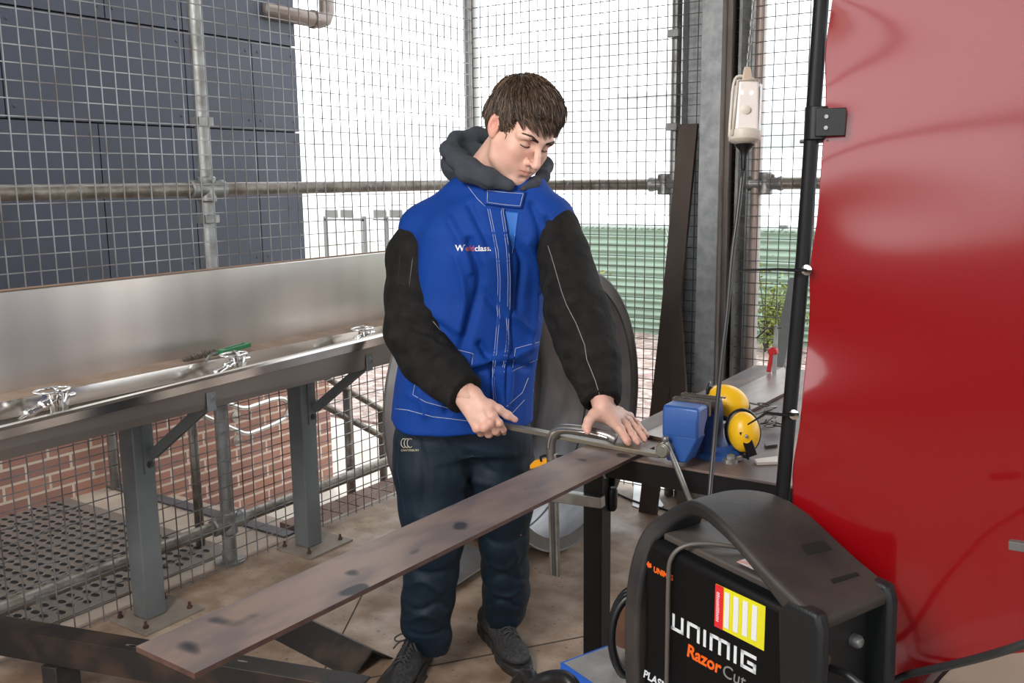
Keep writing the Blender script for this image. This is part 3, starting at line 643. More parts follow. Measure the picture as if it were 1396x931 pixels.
MB().lathe([(R0-.0075, -.004), (R0-.004, -.004), (R0-.004, .004), (R0-.0075, .004), (R0-.0075, -.004)], (-2.0, yc, R0), (1, 0, 0), 96).build('weld_seam', darksteel, rg)
# curved offcut on the floor left of his leg
q = [PZ(613, 812, .012), PZ(660, 781, .012), PZ(690, 760, .012)]; s0 = Vector(q[0]); s1 = Vector(q[2]); dr = (s1-s0).normalized(); nb = Vector((-dr.y, dr.x, 0)); off = MB(); nn = 10; vs = []
for i in range(nn+1):
    u = i/nn; 
    for e_ in (s0, s1): vs += [e_+nb*(.16*u)+Vector((0, 0, .03*(4*(u-.5)**2)-.0)), e_+nb*(.16*u)+Vector((0, 0, .03*(4*(u-.5)**2)-.006))]
fs = [(0, 1, 3, 2), (nn*4+2, nn*4+3, nn*4+1, nn*4)]
for i in range(nn): a = i*4; fs += [(a, a+2, a+6, a+4), (a+1, a+5, a+7, a+3), (a, a+4, a+5, a+1), (a+2, a+3, a+7, a+6)]
o = MB().add(vs, fs).build('sheet_offcut', mat('bright offcut', (.42, .42, .43), .35, .6, var=.3, vscale=6)); top(o, 'curved pale sheet metal offcut on the floor behind his right trouser leg', 'sheet')
o.location.z = .002

# ------------------------------------------------------------ welding bench
ZT = .785
bn = thing('welding_bench', 'black-framed steel welding bench under the vise, topped with brown steel plate', 'workbench', (-.58, 2.45, 0))
bx0, bx1, by0, by1 = -1.062, -.12, 1.885, 3.10
MB().bb((bx0, by0, ZT-.006), (bx1, by1, ZT)).build('bench_top', scale_m, bn, bevel=.001)
for (a, c) in (((bx0+.003, by0+.003), (bx1-.003, by0+.043)), ((bx0+.003, by1-.043), (bx1-.003, by1-.003)), ((bx0+.003, by0+.043), (bx0+.043, by1-.043)), ((bx1-.043, by0+.043), (bx1-.003, by1-.043))):
    MB().bb((*a, ZT-.056), (*c, ZT-.006)).build('apron_rail', black, bn)
for x, y in ((bx0+.003, by0+.003), (bx0+.055, by1-.25), (bx1-.053, by0+.003), (bx1-.053, by1-.053)):
    MB().bb((x, y, .0), (x+.05, y+.05, ZT-.056)).build('leg', black, bn, bevel=.003)
# plates lying on it
zp = ZT+.010
def flatbar(name, label, cat, c4, th, m, edge=True):   # c4: four corners of the top face
    v = [Vector((p[0], p[1], p[2])) for p in c4]; lo = [p-Vector((0, 0, th)) for p in v]
    o = MB().add(v+lo, [(0, 1, 2, 3), (7, 6, 5, 4)]+[(i, i+4, (i+1) % 4+4, (i+1) % 4) for i in range(4)]).build(name, m)
    o.data.materials.append(rust)
    for p in o.data.polygons:
        if abs(p.normal.z) < .5 and edge: p.material_index = 1
    o.data.update(); import bmesh; b_ = bmesh.new(); b_.from_mesh(o.data); bmesh.ops.recalc_face_normals(b_, faces=b_.faces); b_.to_mesh(o.data); b_.free()
    return top(o, label, cat)
def scalemat(nm, base, alt):
    m = mat(nm, base, .42, .35, col2=alt, vscale=6, stretch=(2.2, 1, 1), bump=.05, bscale=30, rvar=.15, lo=.42, hi=.6); nt = m.node_tree; N = nt.nodes; L = nt.links; b = N['Principled BSDF']
    old = b.inputs['Base Color'].links[0].from_socket; tc = N.new('ShaderNodeTexCoord'); vo = N.new('ShaderNodeTexNoise'); vo.inputs['Scale'].default_value = 11; vo.inputs['Detail'].default_value = 1; L.new(tc.outputs['Object'], vo.inputs[0])
    mr = N.new('ShaderNodeMapRange'); mr.inputs[1].default_value = .63; mr.inputs[2].default_value = .67; L.new(vo.outputs[0], mr.inputs[0])
    mx = N.new('ShaderNodeMix'); mx.data_type = 'RGBA'; L.new(mr.outputs[0], mx.inputs[0]); L.new(old, mx.inputs[6]); mx.inputs[7].default_value = (.035, .033, .038, 1); L.new(mx.outputs[2], b.inputs['Base Color']); return m
wm = scalemat('workpiece scale', (.235, .17, .14), (.15, .12, .115))
c = [PZ(185, 881, zp), PZ(265, 918, zp), PZ(873, 618, zp), PZ(803, 605, zp)]
d = (Vector(c[3])-Vector(c[0])).normalized()*.09; d2 = (Vector(c[2])-Vector(c[1])).normalized()*.07
flatbar('steel_plate', 'long flat brown steel plate jutting off the bench towards the lower left', 'steel plate', [c[0], c[1], Vector(c[2])+d2, Vector(c[3])+d], .008, wm)
flatbar('steel_plate', 'shinier long steel plate lying on the bench top beyond the vise and ear muffs', 'steel plate', [(-.985, 2.06, zp), (-.862, 2.04, zp), PZ(1090, 525, zp), PZ(1068, 500, zp)], .008, mat('bare plate', (.36, .33, .31), .3, .6, col2=(.26, .22, .20), vscale=4, stretch=(4, 1, 1), rvar=.2))
bar0, bar1 = Vector(PZ(640, 566, zp+.012)), Vector(PZ(908, 612, zp+.006))
bar0 = Vector((-1.45, 1.912, zp+.012)); bar1 = Vector((-.865, 1.905, zp+.004))
o = MB().bar(bar0+Vector((.10, 0, 0)), bar1, .026, .010).build('flat_bar', mat('dull flat bar', (.16, .15, .13), .45, .6, col2=(.24, .21, .15), vscale=10), bevel=.001)
top(o, 'long narrow steel flat bar held across the plate by both his hands', 'steel bar')
def roundedchip(pts, label, z=ZT+.001, th=.006, m=None):
    o = MB().extrude([PZ(x, y, z) for x, y in pts], (0, 0, th)).build('metal_scrap', m or mat('pale scrap', (.5, .46, .42), .5, .2)); return top(o, label, 'scrap')
roundedchip([(985, 629), (1005, 623), (1012, 627), (992, 633)], 'small pale metal offcut on the bench in front of the ear muffs', th=.008)
roundedchip([(1028, 629), (1060, 625), (1060, 633), (1032, 634)], 'thin pale strip on the bench beside the black pole')
roundedchip([(1042, 607), (1060, 604), (1060, 609), (1044, 611)], 'short dark offcut on the bench right of the ear muffs', m=darksteel)
t = thing('wire_scraps', 'tangle of thin metal scraps on the bench behind the ear muffs', 'scrap', tuple(PZ(1050, 572, ZT)))
for k in range(7):
    a = Vector(PZ(1034+k*4, 566+(k*7) % 22, ZT+.004)); pts = [a+Vector((R_.uniform(-.03, .03), R_.uniform(-.03, .03), R_.uniform(0, .035))) for _ in range(4)]
    MB().tube(smoothpath(pts, 4), .0022, 5).build('strand', galv if k % 2 else darksteel, t, smooth=True)

# ------------------------------------------------------------ F-clamp on the plate
fc = thing('clamp', 'grey steel bar clamp hooked over the flat bar with its bar hanging below the plate', 'clamp', (-1.165, 1.93, .43))
cm = mat('forged clamp steel', (.33, .33, .31), .35, .8, col2=(.22, .22, .21), vscale=20)
def PY_(x, y, Y=1.888): return Vector(PY(x, y, Y))
MB().bar(PY_(757, 785), PY_(753, 618), .026, .010, up=(0, 1, 0)).build('clamp_bar', cm, fc, bevel=.0015)
MB().bar(PY_(757, 783)+Vector((0, -.006, 0)), PY_(753, 640)+Vector((0, -.006, 0)), .010, .003, up=(0, 1, 0)).build('bar_groove', darksteel, fc)
arm = smoothpath([PY_(752, 630), PY_(751, 607), PY_(755, 592), PY_(768, 585), PY_(800, 588, 1.89), PY_(826, 594, 1.895), PY_(840, 600, 1.90)], 5)
MB().tube(arm, .0125, 10, flat=.85).build('fixed_arm', cm, fc, smooth=True)
MB().tube([p+Vector((0, -.010, 0)) for p in arm[4:-3]], .004, 8).build('arm_rib', chrome, fc, smooth=True)
sl0, sl1 = PY_(754, 676), PY_(822, 684)
MB().bar(sl0+Vector((-.03, 0, 0)), sl1, .024, .028).build('sliding_arm', cm, fc, bevel=.002)
sc = MB(); q = PY_(828, 640); z0 = q.z-.085
for k in range(22): sc.lathe([(.0068, 0), (.0085, .0019), (.0068, .0038)], (q.x-.012, 1.935, z0+.0038*k+.03), n=12)
sc.build('clamp_screw', black, fc)
MB().lathe([(.009, 0), (.013, .006), (.014, .05), (.010, .058)], (q.x-.012, 1.935, z0-.032), n=14).build('screw_handle', blackm, fc, auto=40)
MB().tube([PY_(826, 652), PY_(818, 640), PY_(814, 630)], .004, 8).build('tommy_bar', galv, fc)
y_ = MB(); y_.extrude([PY_(722, 634), PY_(728, 628), PY_(746, 625), PY_(748, 631), PY_(735, 637), PY_(722, 640)], (0, .016, 0)).build('release_lever', mat('orange lever', (.75, .33, .01), .4), fc, bevel=.002)
MB().tube([PY_(738, 629), PY_(737, 623), PY_(742, 621), PY_(768, 622)], .0035, 8).build('trigger', blackm, fc, smooth=True)

# ------------------------------------------------------------ bench vise
vs_ = thing('bench_vise', 'blue cast iron bench vise bolted to the bench corner by his hands', 'vise', (-.77, 1.98, ZT))
vx0, vx1 = -.848, -.763
# moving jaw: side outline in y-z, pushed along x (wide head, slimmer foot)
def yz(pts, x0, x1): return MB().extrude([(x0, y, z) for y, z in pts], (x1-x0, 0, 0))
head = [(1.868, .855), (1.866, .90), (1.872, .926), (1.925, .926), (1.925, .895), (1.912, .878), (1.905, .855)]
yz(head, vx0, vx1).build('moving_jaw_head', bluevise, vs_, bevel=.006, seg=3)
nb_ = MB().add([(vx0, 1.868, .862), (vx1, 1.868, .862), (vx1-.028, 1.868, .80), (vx0+.012, 1.868, .80), (vx0, 1.915, .862), (vx1, 1.915, .862), (vx1-.028, 1.925, .80), (vx0+.012, 1.925, .80)], [(0, 3, 2, 1), (4, 5, 6, 7), (0, 1, 5, 4), (3, 7, 6, 2), (0, 4, 7, 3), (1, 2, 6, 5)])
nb_.build('moving_jaw_body', bluevise, vs_, bevel=.004)
MB().bb((vx0+.022, 1.875, .80), (vx1-.03, 2.06, .845)).build('slide_bar', mat('dark blue slide', (.02, .03, .09), .45), vs_, bevel=.004)
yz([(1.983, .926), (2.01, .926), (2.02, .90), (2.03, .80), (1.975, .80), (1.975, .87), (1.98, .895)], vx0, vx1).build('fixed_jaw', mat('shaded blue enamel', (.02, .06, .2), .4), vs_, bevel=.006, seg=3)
for y in (1.927, 1.973):
    jm = MB().bb((vx0-.002, y-.001, .897), (vx1+.002, y+.010, .931))
    o = jm.build('jaw_plate', mat('jaw steel', (.12, .10, .09), .5, .6, var=.3, vscale=40), vs_, bevel=.001)
    k_ = MB()
    for i in range(18): k_.bb((vx0+.004+.0057*i, y, .9305), (vx0+.0065+.0057*i, y+.009, .9335))
    k_.build('serration', darksteel, o)
MB().lathe([(.058, 0), (.058, .012), (.046, .018), (.044, .03)], (-.775, 2.02, ZT), n=32).build('swivel_base', bluevise, vs_, auto=40)
for dx, dy in ((.048, -.045), (-.05, -.04), (.0, .07)):
    MB().lathe([(.017, 0), (.017, .010)], (-.775+dx, 2.02+dy, ZT), n=20).lathe([(.010, .010), (.010, .017), (.007, .019)], (-.775+dx, 2.02+dy, ZT), n=6).build('mounting_bolt', galv, vs_)
bc = Vector((-.833, 1.868, .830)); 
MB().cyl(bc+Vector((0, .02, 0)), bc+Vector((0, -.03, 0)), .0165, 24).cyl(bc+Vector((0, -.03, 0)), bc+Vector((0, -.034, 0)), .0145, 24).build('screw_boss', mat('dull boss', (.30, .29, .24), .4, .6, var=.3, vscale=30), vs_, bevel=.002)
l0, l1 = bc+Vector((.002, -.017, .024)), Vector(PY(948, 700, 1.846))
MB().cyl(l0, l1, .0062, 14).lathe([(.0, -.008), (.008, -.005), (.009, 0), (.007, .006)], l0, (0, 0, 1), 12).lathe([(.0, -.008), (.009, -.005), (.009, .005), (.0, .008)], l1, (0, 0, 1), 12).build('handle_bar', cm, vs_, auto=50)

# ------------------------------------------------------------ ear muffs
em = thing('ear_muffs', 'yellow ear muffs with a black headband lying against the vise on the bench', 'ear muffs', tuple(PZ(1000, 605, ZT)))
def cup(c, ax, up, s, label=None):
    c = Vector(c); ax = Vector(ax).normalized(); up = Vector(up); up = (up-ax*up.dot(ax)).normalized(); sd = up.cross(ax)
    Mx = np.array([[sd[i], up[i], ax[i]] for i in range(3)]); S = SDF(np.array(c)-.075, np.array(c)+.075, .0022)
    S.ell(c, (.036*s, .048*s, .030*s), Mx, 0); S.ell(Vector(c)+ax*.008, (.030*s, .040*s, .026*s), Mx, .01); S.plane(Vector(c)-ax*.010, -ax, .004)
    V, F = S.mesh(2); o = vbuild('ear_cup', V, F, yellow, em)
    ring_ = [c-ax*.014+sd*.034*s*math.cos(a)+up*.046*s*math.sin(a) for a in [2*PI*k/28 for k in range(28)]]
    MB().tube(ring_, .0085, 10, closed=True).build('cushion', blackm, em, smooth=True)
    return c, ax, up, sd
c1 = Vector(PY(992, 547, 2.085)); c2 = Vector(PY(1014, 589, 2.02))
a1 = cup(c1, (.3, -.62, .68), (-.9, -.1, .3), 1.06); a2 = cup(c2, (.45, -.85, .12), (-.1, 0, 1), .98)
MB().bar(c2+a2[1]*.030+a2[2]*.008+a2[3]*-.004, c2+a2[1]*.024-a2[2]*.052+a2[3]*.012, .022, .007, up=a2[1]).build('pivot_arm', blackm, em, bevel=.002)
MB().bar(c1+a1[1]*.024+a1[2]*.012, c1+a1[1]*.010+a1[2]*.052, .022, .007, up=a1[1]).build('pivot_arm', blackm, em, bevel=.002)
MB().lathe([(.004, 0), (.004, .006), (0, .007)], c2+a2[1]*.033+a2[2]*-.004, a2[1], 10).build('rivet', galv, em)
hb_ = [c1+a1[1]*.008+a1[2]*.052, Vector(PY(968, 525, 2.10)), Vector(PY(966, 548, 2.13)), Vector(PY(975, 580, 2.12)), Vector(PY(992, 612, 2.06)), Vector(PY(1008, 618, 2.02)), c2+a2[1]*.022-a2[2]*.052]
MB().tube(smoothpath(hb_, 6), .010, 8, flat=.4).build('headband', blackm, em, smooth=True)

# ------------------------------------------------------------ red clamp far along the bench
rc = thing('clamp', 'red clamp with a bent tommy bar standing at the far edge of the bench', 'clamp', (-.95, 2.95, zp))
Yr = 2.95; q = lambda x, y: Vector(PY(x, y, Yr))
redm = mat('red paint', (.50, .012, .02), .4)
MB().bar(Vector((q(1056, 500).x, Yr, zp)), q(1058, 447), .012, .007, up=(0, 1, 0)).build('clamp_bar', galv, rc)
MB().bar(q(1048, 507), q(1052, 482), .012, .014, up=(0, 1, 0)).bar(q(1048, 480), q(1060, 478), .016, .02).build('sliding_jaw', redm, rc, bevel=.002)
MB().lathe([(.012, -.01), (.013, 0), (.012, .012)], q(1055, 478), (0, -1, 0), 16).build('locking_pad', redm, rc)
MB().tube([q(1031, 461), q(1046, 447), q(1066, 447)], .0028, 8).build('tommy_bar', darksteel, rc)
MB().cyl(q(1058, 450), q(1058, 443), .006, 12).build('bar_tip', galv, rc)

# ------------------------------------------------------------ leaning boards
def plank(name, label, px, pts, th, m, cat='plank'):
    pass
b0, b1 = Vector((-1.663, 3.525, .0)), Vector((-1.585, 3.70, 1.64)); mid = (b0+b1)/2+Vector((.012, -.012, 0)); w_ = Vector((.082, 0, 0)); vs = []; pp = smoothpath([b0, mid, b1], 6)
for p in pp: vs += [p-w_/2, p+w_/2, p+w_/2+Vector((0, .02, 0)), p-w_/2+Vector((0, .02, 0))]
fs = [(3, 2, 1, 0), tuple(range(len(vs)-4, len(vs)))]
for i in range(len(pp)-1): fs += [(i*4+k, i*4+(k+1) % 4, i*4+4+(k+1) % 4, i*4+4+k) for k in range(4)]
top(MB().add(vs, fs).build('leaning_flat', brownst, bevel=.002), 'tall dark brown steel flat leaning against the column', 'steel plate')
o = MB().bar((-1.47, 3.50, .0), (-1.60, 3.62, .9), .07, .015, up=(0, 1, 0)).build('leaning_flat', brownst); top(o, 'shorter dark brown flat leaning behind the vise handle, under the bench', 'steel plate')
o.location.z = 0.004
sh = MB().add([PZ(932, 700, .0), PZ(1046, 712, .0), PY(1046, 640, 3.62), PY(940, 618, 3.62)], [(0, 1, 2, 3)]); v0 = [Vector(v) for v in sh.v]; sh = MB().extrude(v0, (0, .012, 0))
top(sh.build('pale_board', mat('pale board', (.30, .29, .27), .6, 0, var=.15, vscale=4)), 'pale grey board standing on the floor behind the bench legs', 'board')
a_, b_ = Vector(PY(1059, 505, 3.52)), Vector(PY(1086, 380, 3.70)); o = MB().bar(a_+(a_-b_)*((a_.z-.004)/(b_.z-a_.z)), b_, .05, .02, up=(0, 1, 0)).build('leaning_flat', greypaint); top(o, 'grey flat leaning on the back mesh just left of the black pole', 'steel plate')
o = MB().extrude([PZ(862, 690, .001), PZ(866, 640, .001), PZ(884, 655, .001), PZ(905, 690, .001), PZ(890, 700, .001)], (0, 0, .003)).build('floor_sheet', mat('bright offcut', (.5, .5, .5), .4, .5)); top(o, 'pale sheet metal lying on the floor between the ring and the leaning flats', 'sheet')
o = MB().tube(smoothpath([PZ(840, 672, .006), PZ(862, 682, .006), PZ(880, 688, .006), PZ(900, 692, .006), PZ(930, 700, .006), PZ(960, 690, .006)], 5), .005, 8).build('power_cable', blackm, smooth=True); top(o, 'thin black cable on the floor running behind the brown flats', 'cable')

# ------------------------------------------------------------ foreground steel on the floor
be = thing('steel_channel', 'long black steel channel lying on the floor across the lower left corner', 'steel channel', tuple(PZ(250, 900, 0)))
zb = .20; hb0 = .085; A0, A1 = Vector(PZ(0, 838, zb)), Vector(PZ(505, 921, zb)); dd = (A1-A0).normalized(); A0 = A0-dd*.03; nb2 = Vector((dd.y, -dd.x, 0)); Wc = .066
def chan(p): return [p, p+nb2*Wc, p+nb2*Wc-Vector((0, 0, hb0)), p-Vector((0, 0, hb0)), p-Vector((0, 0, hb0-.008)), p+nb2*(Wc-.008)-Vector((0, 0, hb0-.008)), p+nb2*(Wc-.008)-Vector((0, 0, .008)), p-Vector((0, 0, .008))]
MB().extrude(chan(A0), A1-A0).build('channel_section', mat('rusty black flange', (.022, .019, .018), .55, .2, col2=(.075, .045, .032), vscale=7, lo=.48, hi=.68, bump=.1), be, bevel=.002)
for k_, u in enumerate((.22, .86)):
    c0 = A0.lerp(A1, u)+nb2*.033; o = MB().box((c0.x, c0.y, (zb-hb0)/2), (.05, .09, zb-hb0), Matrix.Rotation(.3, 3, 'Z')).build('packing_block', ironblk, bevel=.003)
    top(o, ['dark steel packing block under the left end of the long black channel', 'dark steel packing block under the right end of the long black channel'][k_], 'block')
R_ = random.Random(9); pt = MB()
for k in range(9):
    u = R_.uniform(.25, .75); c0 = A0.lerp(A1, u)+nb2*R_.uniform(.01, .06)+Vector((0, 0, .0006)); a_ = R_.uniform(.006, .022)
    pts = [c0+dd*a_*math.cos(t)*R_.uniform(.8, 1.6)+nb2*a_*.3*math.sin(t) for t in [2*PI*j/8 for j in range(8)]]
    MB().extrude(pts, (0, 0, .0004)).build('paint_fleck', yellow if k == 0 else mat('flaked paint', (.16, .13, .12), .7, 0), be)
def angle(label, r0, r1, leg, m, z, spread=1.):
    r0, r1 = Vector(r0), Vector(r1); d = (r1-r0).normalized(); n = Vector((d.y, -d.x, 0)).normalized(); k = z*spread; th = .006
    pf = lambda p: [p, p+n*k-Vector((0, 0, z)), p+n*(k-th*1.4)-Vector((0, 0, z)), p-Vector((0, 0, th*1.4)), p-n*(k-th*1.4)-Vector((0, 0, z)), p-n*k-Vector((0, 0, z))]
    o = MB().extrude(pf(r0), r1-r0).build('steel_angle', m); return top(o, label, 'steel angle')
angle('black steel angle lying peak up on the floor behind the plate', PZ(395, 832, .06), PZ(508, 886, .06), .1, ironblk, .06, 1.35)
angle('black steel angle with its peak poking up at the bottom edge beside his shoe', PZ(553, 886, .075), PZ(480, 985, .075), .1, ironblk, .075, .9)

# ------------------------------------------------------------ hanging lamp with chain and cable
D = 1.85; hl = thing('inspection_lamp', 'white plastic inspection lamp hanging on a chain beside the column', 'lamp', tuple(P(1015, 195, D)))
wp = mat('ivory plastic', (.62, .58, .50), .45, 0, var=.12, vscale=20); clearp = mat('clear lens', (.8, .8, .8), .12, 0)
L = lambda x, y, k=0.: Vector(P(x, y, D+k))
ax = (L(1019, 100)-L(1015, 195)).normalized(); rt = Vector(CR); rt = (rt-ax*rt.dot(ax)).normalized(); bk = ax.cross(rt)
MB().lathe([(.0, -.012), (.012, -.010), (.030, -.002), (.031, .0), (.031, .016), (.029, .018), (.0, .018)], L(1015, 191), ax, 32).build('lamp_collar', wp, hl, auto=40)
c0 = L(1015, 188); h_ = .108
body = []
for s_, z_ in ((.024, .0), (.021, h_)):
    body += [c0+ax*z_+rt*a*s_+bk*b_*.018 for a, b_ in ((-1, -1), (1, -1), (1, 1), (-1, 1))]
MB().add(body, [(0, 1, 2, 3), (7, 6, 5, 4), (0, 4, 5, 1), (1, 5, 6, 2), (2, 6, 7, 3), (3, 7, 4, 0)]).build('lamp_housing', mat('white housing', (.78, .76, .72), .35), hl, bevel=.006, seg=3)
lens = MB()
for k in range(5): lens.box(c0+ax*(.02+.02*k)+rt*.0245, (.002, .002, .002))
MB().add([c0+ax*z_+rt*(x_)+bk*y_ for z_ in (.004, h_-.004) for x_, y_ in ((.0235, -.016), (.029, -.008), (.029, .008), (.0235, .016))], [(0, 1, 2, 3), (7, 6, 5, 4), (0, 4, 5, 1), (1, 5, 6, 2), (2, 6, 7, 3), (3, 7, 4, 0)]).build('lens', clearp, hl)
fr = [c0-rt*.030+ax*.0, c0-rt*.029+ax*.05, c0-rt*.024+ax*(h_+.006), c0+ax*(h_+.012), c0+rt*.022+ax*(h_+.004)]
MB().tube(smoothpath([p-bk*-.018 if False else p+bk*.0 for p in fr], 5), .003, 8).tube([c0-rt*.028-bk*.016, c0-rt*.022-bk*.016+ax*h_, c0+rt*.018-bk*.014+ax*(h_+.004)], .0028, 8).build('wire_guard', wp, hl, smooth=True)
fc_ = (Vector(CC)-c0).normalized()
MB().lathe([(.009, 0), (.009, .003), (.007, .004), (0, .004)], c0+ax*.055+fc_*.0185, fc_, 20).build('switch_button', wp, hl, auto=40)
for s_ in (-.009, .010): MB().lathe([(.0035, 0), (.0035, .002), (0, .003)], c0+ax*.088+rt*s_+fc_*.018, fc_, 10).build('led_lens', mat('bright led', (1, 1, .95), .3, emit=1.2), hl)
hk = MB().add([c0+ax*z_+rt*x_+bk*y_ for z_, w_ in ((h_, .011), (h_+.032, .006)) for x_, y_ in ((-w_, -.004), (w_, -.004), (w_, .004), (-w_, .004))], [(0, 1, 2, 3), (7, 6, 5, 4), (0, 4, 5, 1), (1, 5, 6, 2), (2, 6, 7, 3), (3, 7, 4, 0)]); hk.build('hook_loop', mat('tan plastic', (.52, .42, .32), .5), hl, bevel=.002)
MB().lathe([(.020, 0), (.010, .010), (.0065, .022), (.006, .045), (.004, .05)], L(1015, 198), -ax, 20).build('strain_relief', blackm, hl, auto=50)
for k in range(6): pass
o = MB().tube(smoothpath([L(1012, 235), L(1006, 290), L(998, 350), L(992, 420), L(985, 480), L(979, 540), L(974, 600), L(968, 668, -.02), L(966, 720, -.05), L(985, 800, -.05)], 6), .0046, 10).build('power_cable', mat('black rubber', (.03, .032, .033), .35), smooth=True)
top(o, 'black power cable hanging down from the inspection lamp to behind the plasma cutter', 'cable')
ch = thing('chain', 'small galvanised chain holding up the inspection lamp', 'chain', tuple(L(1020, 92)))
q0, q1 = L(1019, 94), L(1031, -30); n_ = 11; dch = (q1-q0)/n_
for k in range(n_+8):
    c_ = q0+dch*(k+.5); al = dch.normalized(); s_ = (rt if k % 2 else bk)*.6+(bk if k % 2 else rt)*.45; s_ = s_.normalized(); r_ = dch.length*.40
    lp = [c_+al*(r_*1.45*math.sin(a))+s_*(r_*.55*math.cos(a)) for a in [2*PI*j/14 for j in range(14)]]
    MB().tube(lp, .0016, 6, closed=True).build('chain_link', galv, ch, smooth=True)
# ------------------------------------------------------------ welding screen
pole = thing('screen_frame', 'thin black steel upright of the welding screen, left of the red curtain', 'screen frame', (-.44, 1.434, 0))
pk = [Vector((-.405, 1.446, 2.25)), Vector((-.414, 1.442, 1.673)), Vector((-.424, 1.439, 1.30)), Vector((-.441, 1.434, .9)), Vector((-.452, 1.432, .0))]
MB().tube(pk, .0112, 16).build('upright', black, pole, smooth=True)
MB().tube([pk[0], pk[0]+Vector((1.8, .38, 0))], .0125, 14).build('top_rail', black, pole, smooth=True)
MB().bar((-.452, 1.40, .012), (-.452, 1.60, .012), .03, .024).build('foot', black, pole)
MB().cyl(pk[0]-Vector((.0, 0, .32)), pk[0]-Vector((.002, 0, .42)), .016, 16).build('sleeve_joint', black, pole)
cd_ = Vector((math.cos(math.radians(12)), math.sin(math.radians(12)), 0)); cn = Vector((cd_.y, -cd_.x, 0))
q = Vector(P(1113, 168, 1.62)); q = Vector(PY(1112, 168, 1.44))
bk_ = MB(); bk_.cyl(q+Vector((0, 0, .024)), q-Vector((0, 0, .024)), .0165, 16).box(q+cd_*.022+cn*.016, (.042, .006, .040), Matrix.Rotation(math.radians(12), 3, 'Z'))
bk_.build('clip_bracket', blackm, pole, bevel=.001)
for dz in (.008, -.008): MB().lathe([(.003, 0), (.003, .003)], q+cd_*.016+cn*.019+Vector((0, 0, dz)), cn, 8).build('rivet', galv, pole)
MB().cyl(q+Vector((-.022, 0, -.026)), q+Vector((.02, 0, -.026)), .003, 8).build('bolt', darksteel, pole)
cu_m = bpy.data.materials.new('red welding vinyl'); cu_m.use_nodes = True; nt = cu_m.node_tree; b = nt.nodes['Principled BSDF']
b.inputs['Base Color'].default_value = (.33, .001, .005, 1); b.inputs['Roughness'].default_value = .3; b.inputs['IOR'].default_value = 1.5; b.inputs['Coat Weight'].default_value = 1; b.inputs['Coat IOR'].default_value = 1.85; b.inputs['Coat Roughness'].default_value = .09
tl = nt.nodes.new('ShaderNodeBsdfTranslucent'); tl.inputs[0].default_value = (.48, .003, .010, 1); ms = nt.nodes.new('ShaderNodeMixShader'); ms.inputs[0].default_value = .4
nt.links.new(b.outputs[0], ms.inputs[1]); nt.links.new(tl.outputs[0], ms.inputs[2]); nt.links.new(ms.outputs[0], nt.nodes['Material Output'].inputs[0])
tc = nt.nodes.new('ShaderNodeTexCoord'); mp = nt.nodes.new('ShaderNodeMapping'); mp.inputs['Scale'].default_value = (3, 3, .5); nz = nt.nodes.new('ShaderNodeTexNoise'); nz.inputs['Scale'].default_value = 3; nz.inputs['Detail'].default_value = 3
nt.links.new(tc.outputs['Object'], mp.inputs[0]); nt.links.new(mp.outputs[0], nz.inputs[0]); bp = nt.nodes.new('ShaderNodeBump'); bp.inputs['Strength'].default_value = .05; bp.inputs['Distance'].default_value = .012; nt.links.new(nz.outputs[0], bp.inputs['Height']); nt.links.new(bp.outputs[0], b.inputs['Normal']); nt.links.new(bp.outputs[0], tl.inputs['Normal'])
nu, nv = 90, 110; vs = []; gz = [1.285, .965, 1.60]
for j in range(nv+1):
    z = .12+2.08*j/nv; u_ = (2.25-z)/2.25; xe = -.400-.085*u_
    for i in range(nu+1):
        s = (i/nu)**1.5*1.75; e_ = math.exp(-s/.05)
        wob = .005*e_*math.sin(z*19+.6)+.0025*math.exp(-s/.12)*math.sin(z*31)+.002*math.sin(s*3.1+.5)*min(1, s*2)
        pin = sum(math.exp(-((z-g_)/.05)**2) for g_ in gz); xs = float(np.interp(z, [0, .9, 1.3, 1.67, 2.25], [-.452, -.441, -.424, -.414, -.405]))-.010+.006*(1-min(1, pin))*e_
        p = Vector((xs+.022, 1.437+.0, z))+cd_*s+cn*(wob*(1-.6*min(1, pin)*e_)); vs.append(p)
n0 = len(vs); fs = [(j*(nu+1)+i, j*(nu+1)+i+1, (j+1)*(nu+1)+i+1, (j+1)*(nu+1)+i) for j in range(nv) for i in range(nu)]
o = MB().add(vs, fs).build('welding_curtain', cu_m, smooth=True); so = o.modifiers.new('thick', 'SOLIDIFY'); so.thickness = .001
top(o, 'glossy translucent red vinyl welding curtain filling the right side', 'curtain')
cur = o
for k, (x, y, x2, y2) in enumerate([(1100, 368, 1006, 368), (1083, 565, 1019, 579)]):
    e_ = thing('zip_tie', ['black cable tie tying the curtain to the upright at mid height', 'black cable tie tying the curtain to the upright above the bench'][k], 'cable tie', tuple(PY(x, y, 1.42)))
    g_ = Vector(PY(x, y, 1.425)); MB().lathe([(.003, 0), (.0075, .0), (.008, .002), (.0035, .003)], g_, (0, -1, 0), 18).build('eyelet', chrome, e_, auto=40)
    MB().tube([g_+Vector((0, -.004, 0)), g_+Vector((-.018, -.012, 0)), g_+Vector((-.04, -.01, 0)), Vector(PY(x2, y2, 1.40))], [.0022, .0026, .0022, .0012], 6).build('tie', black, e_)

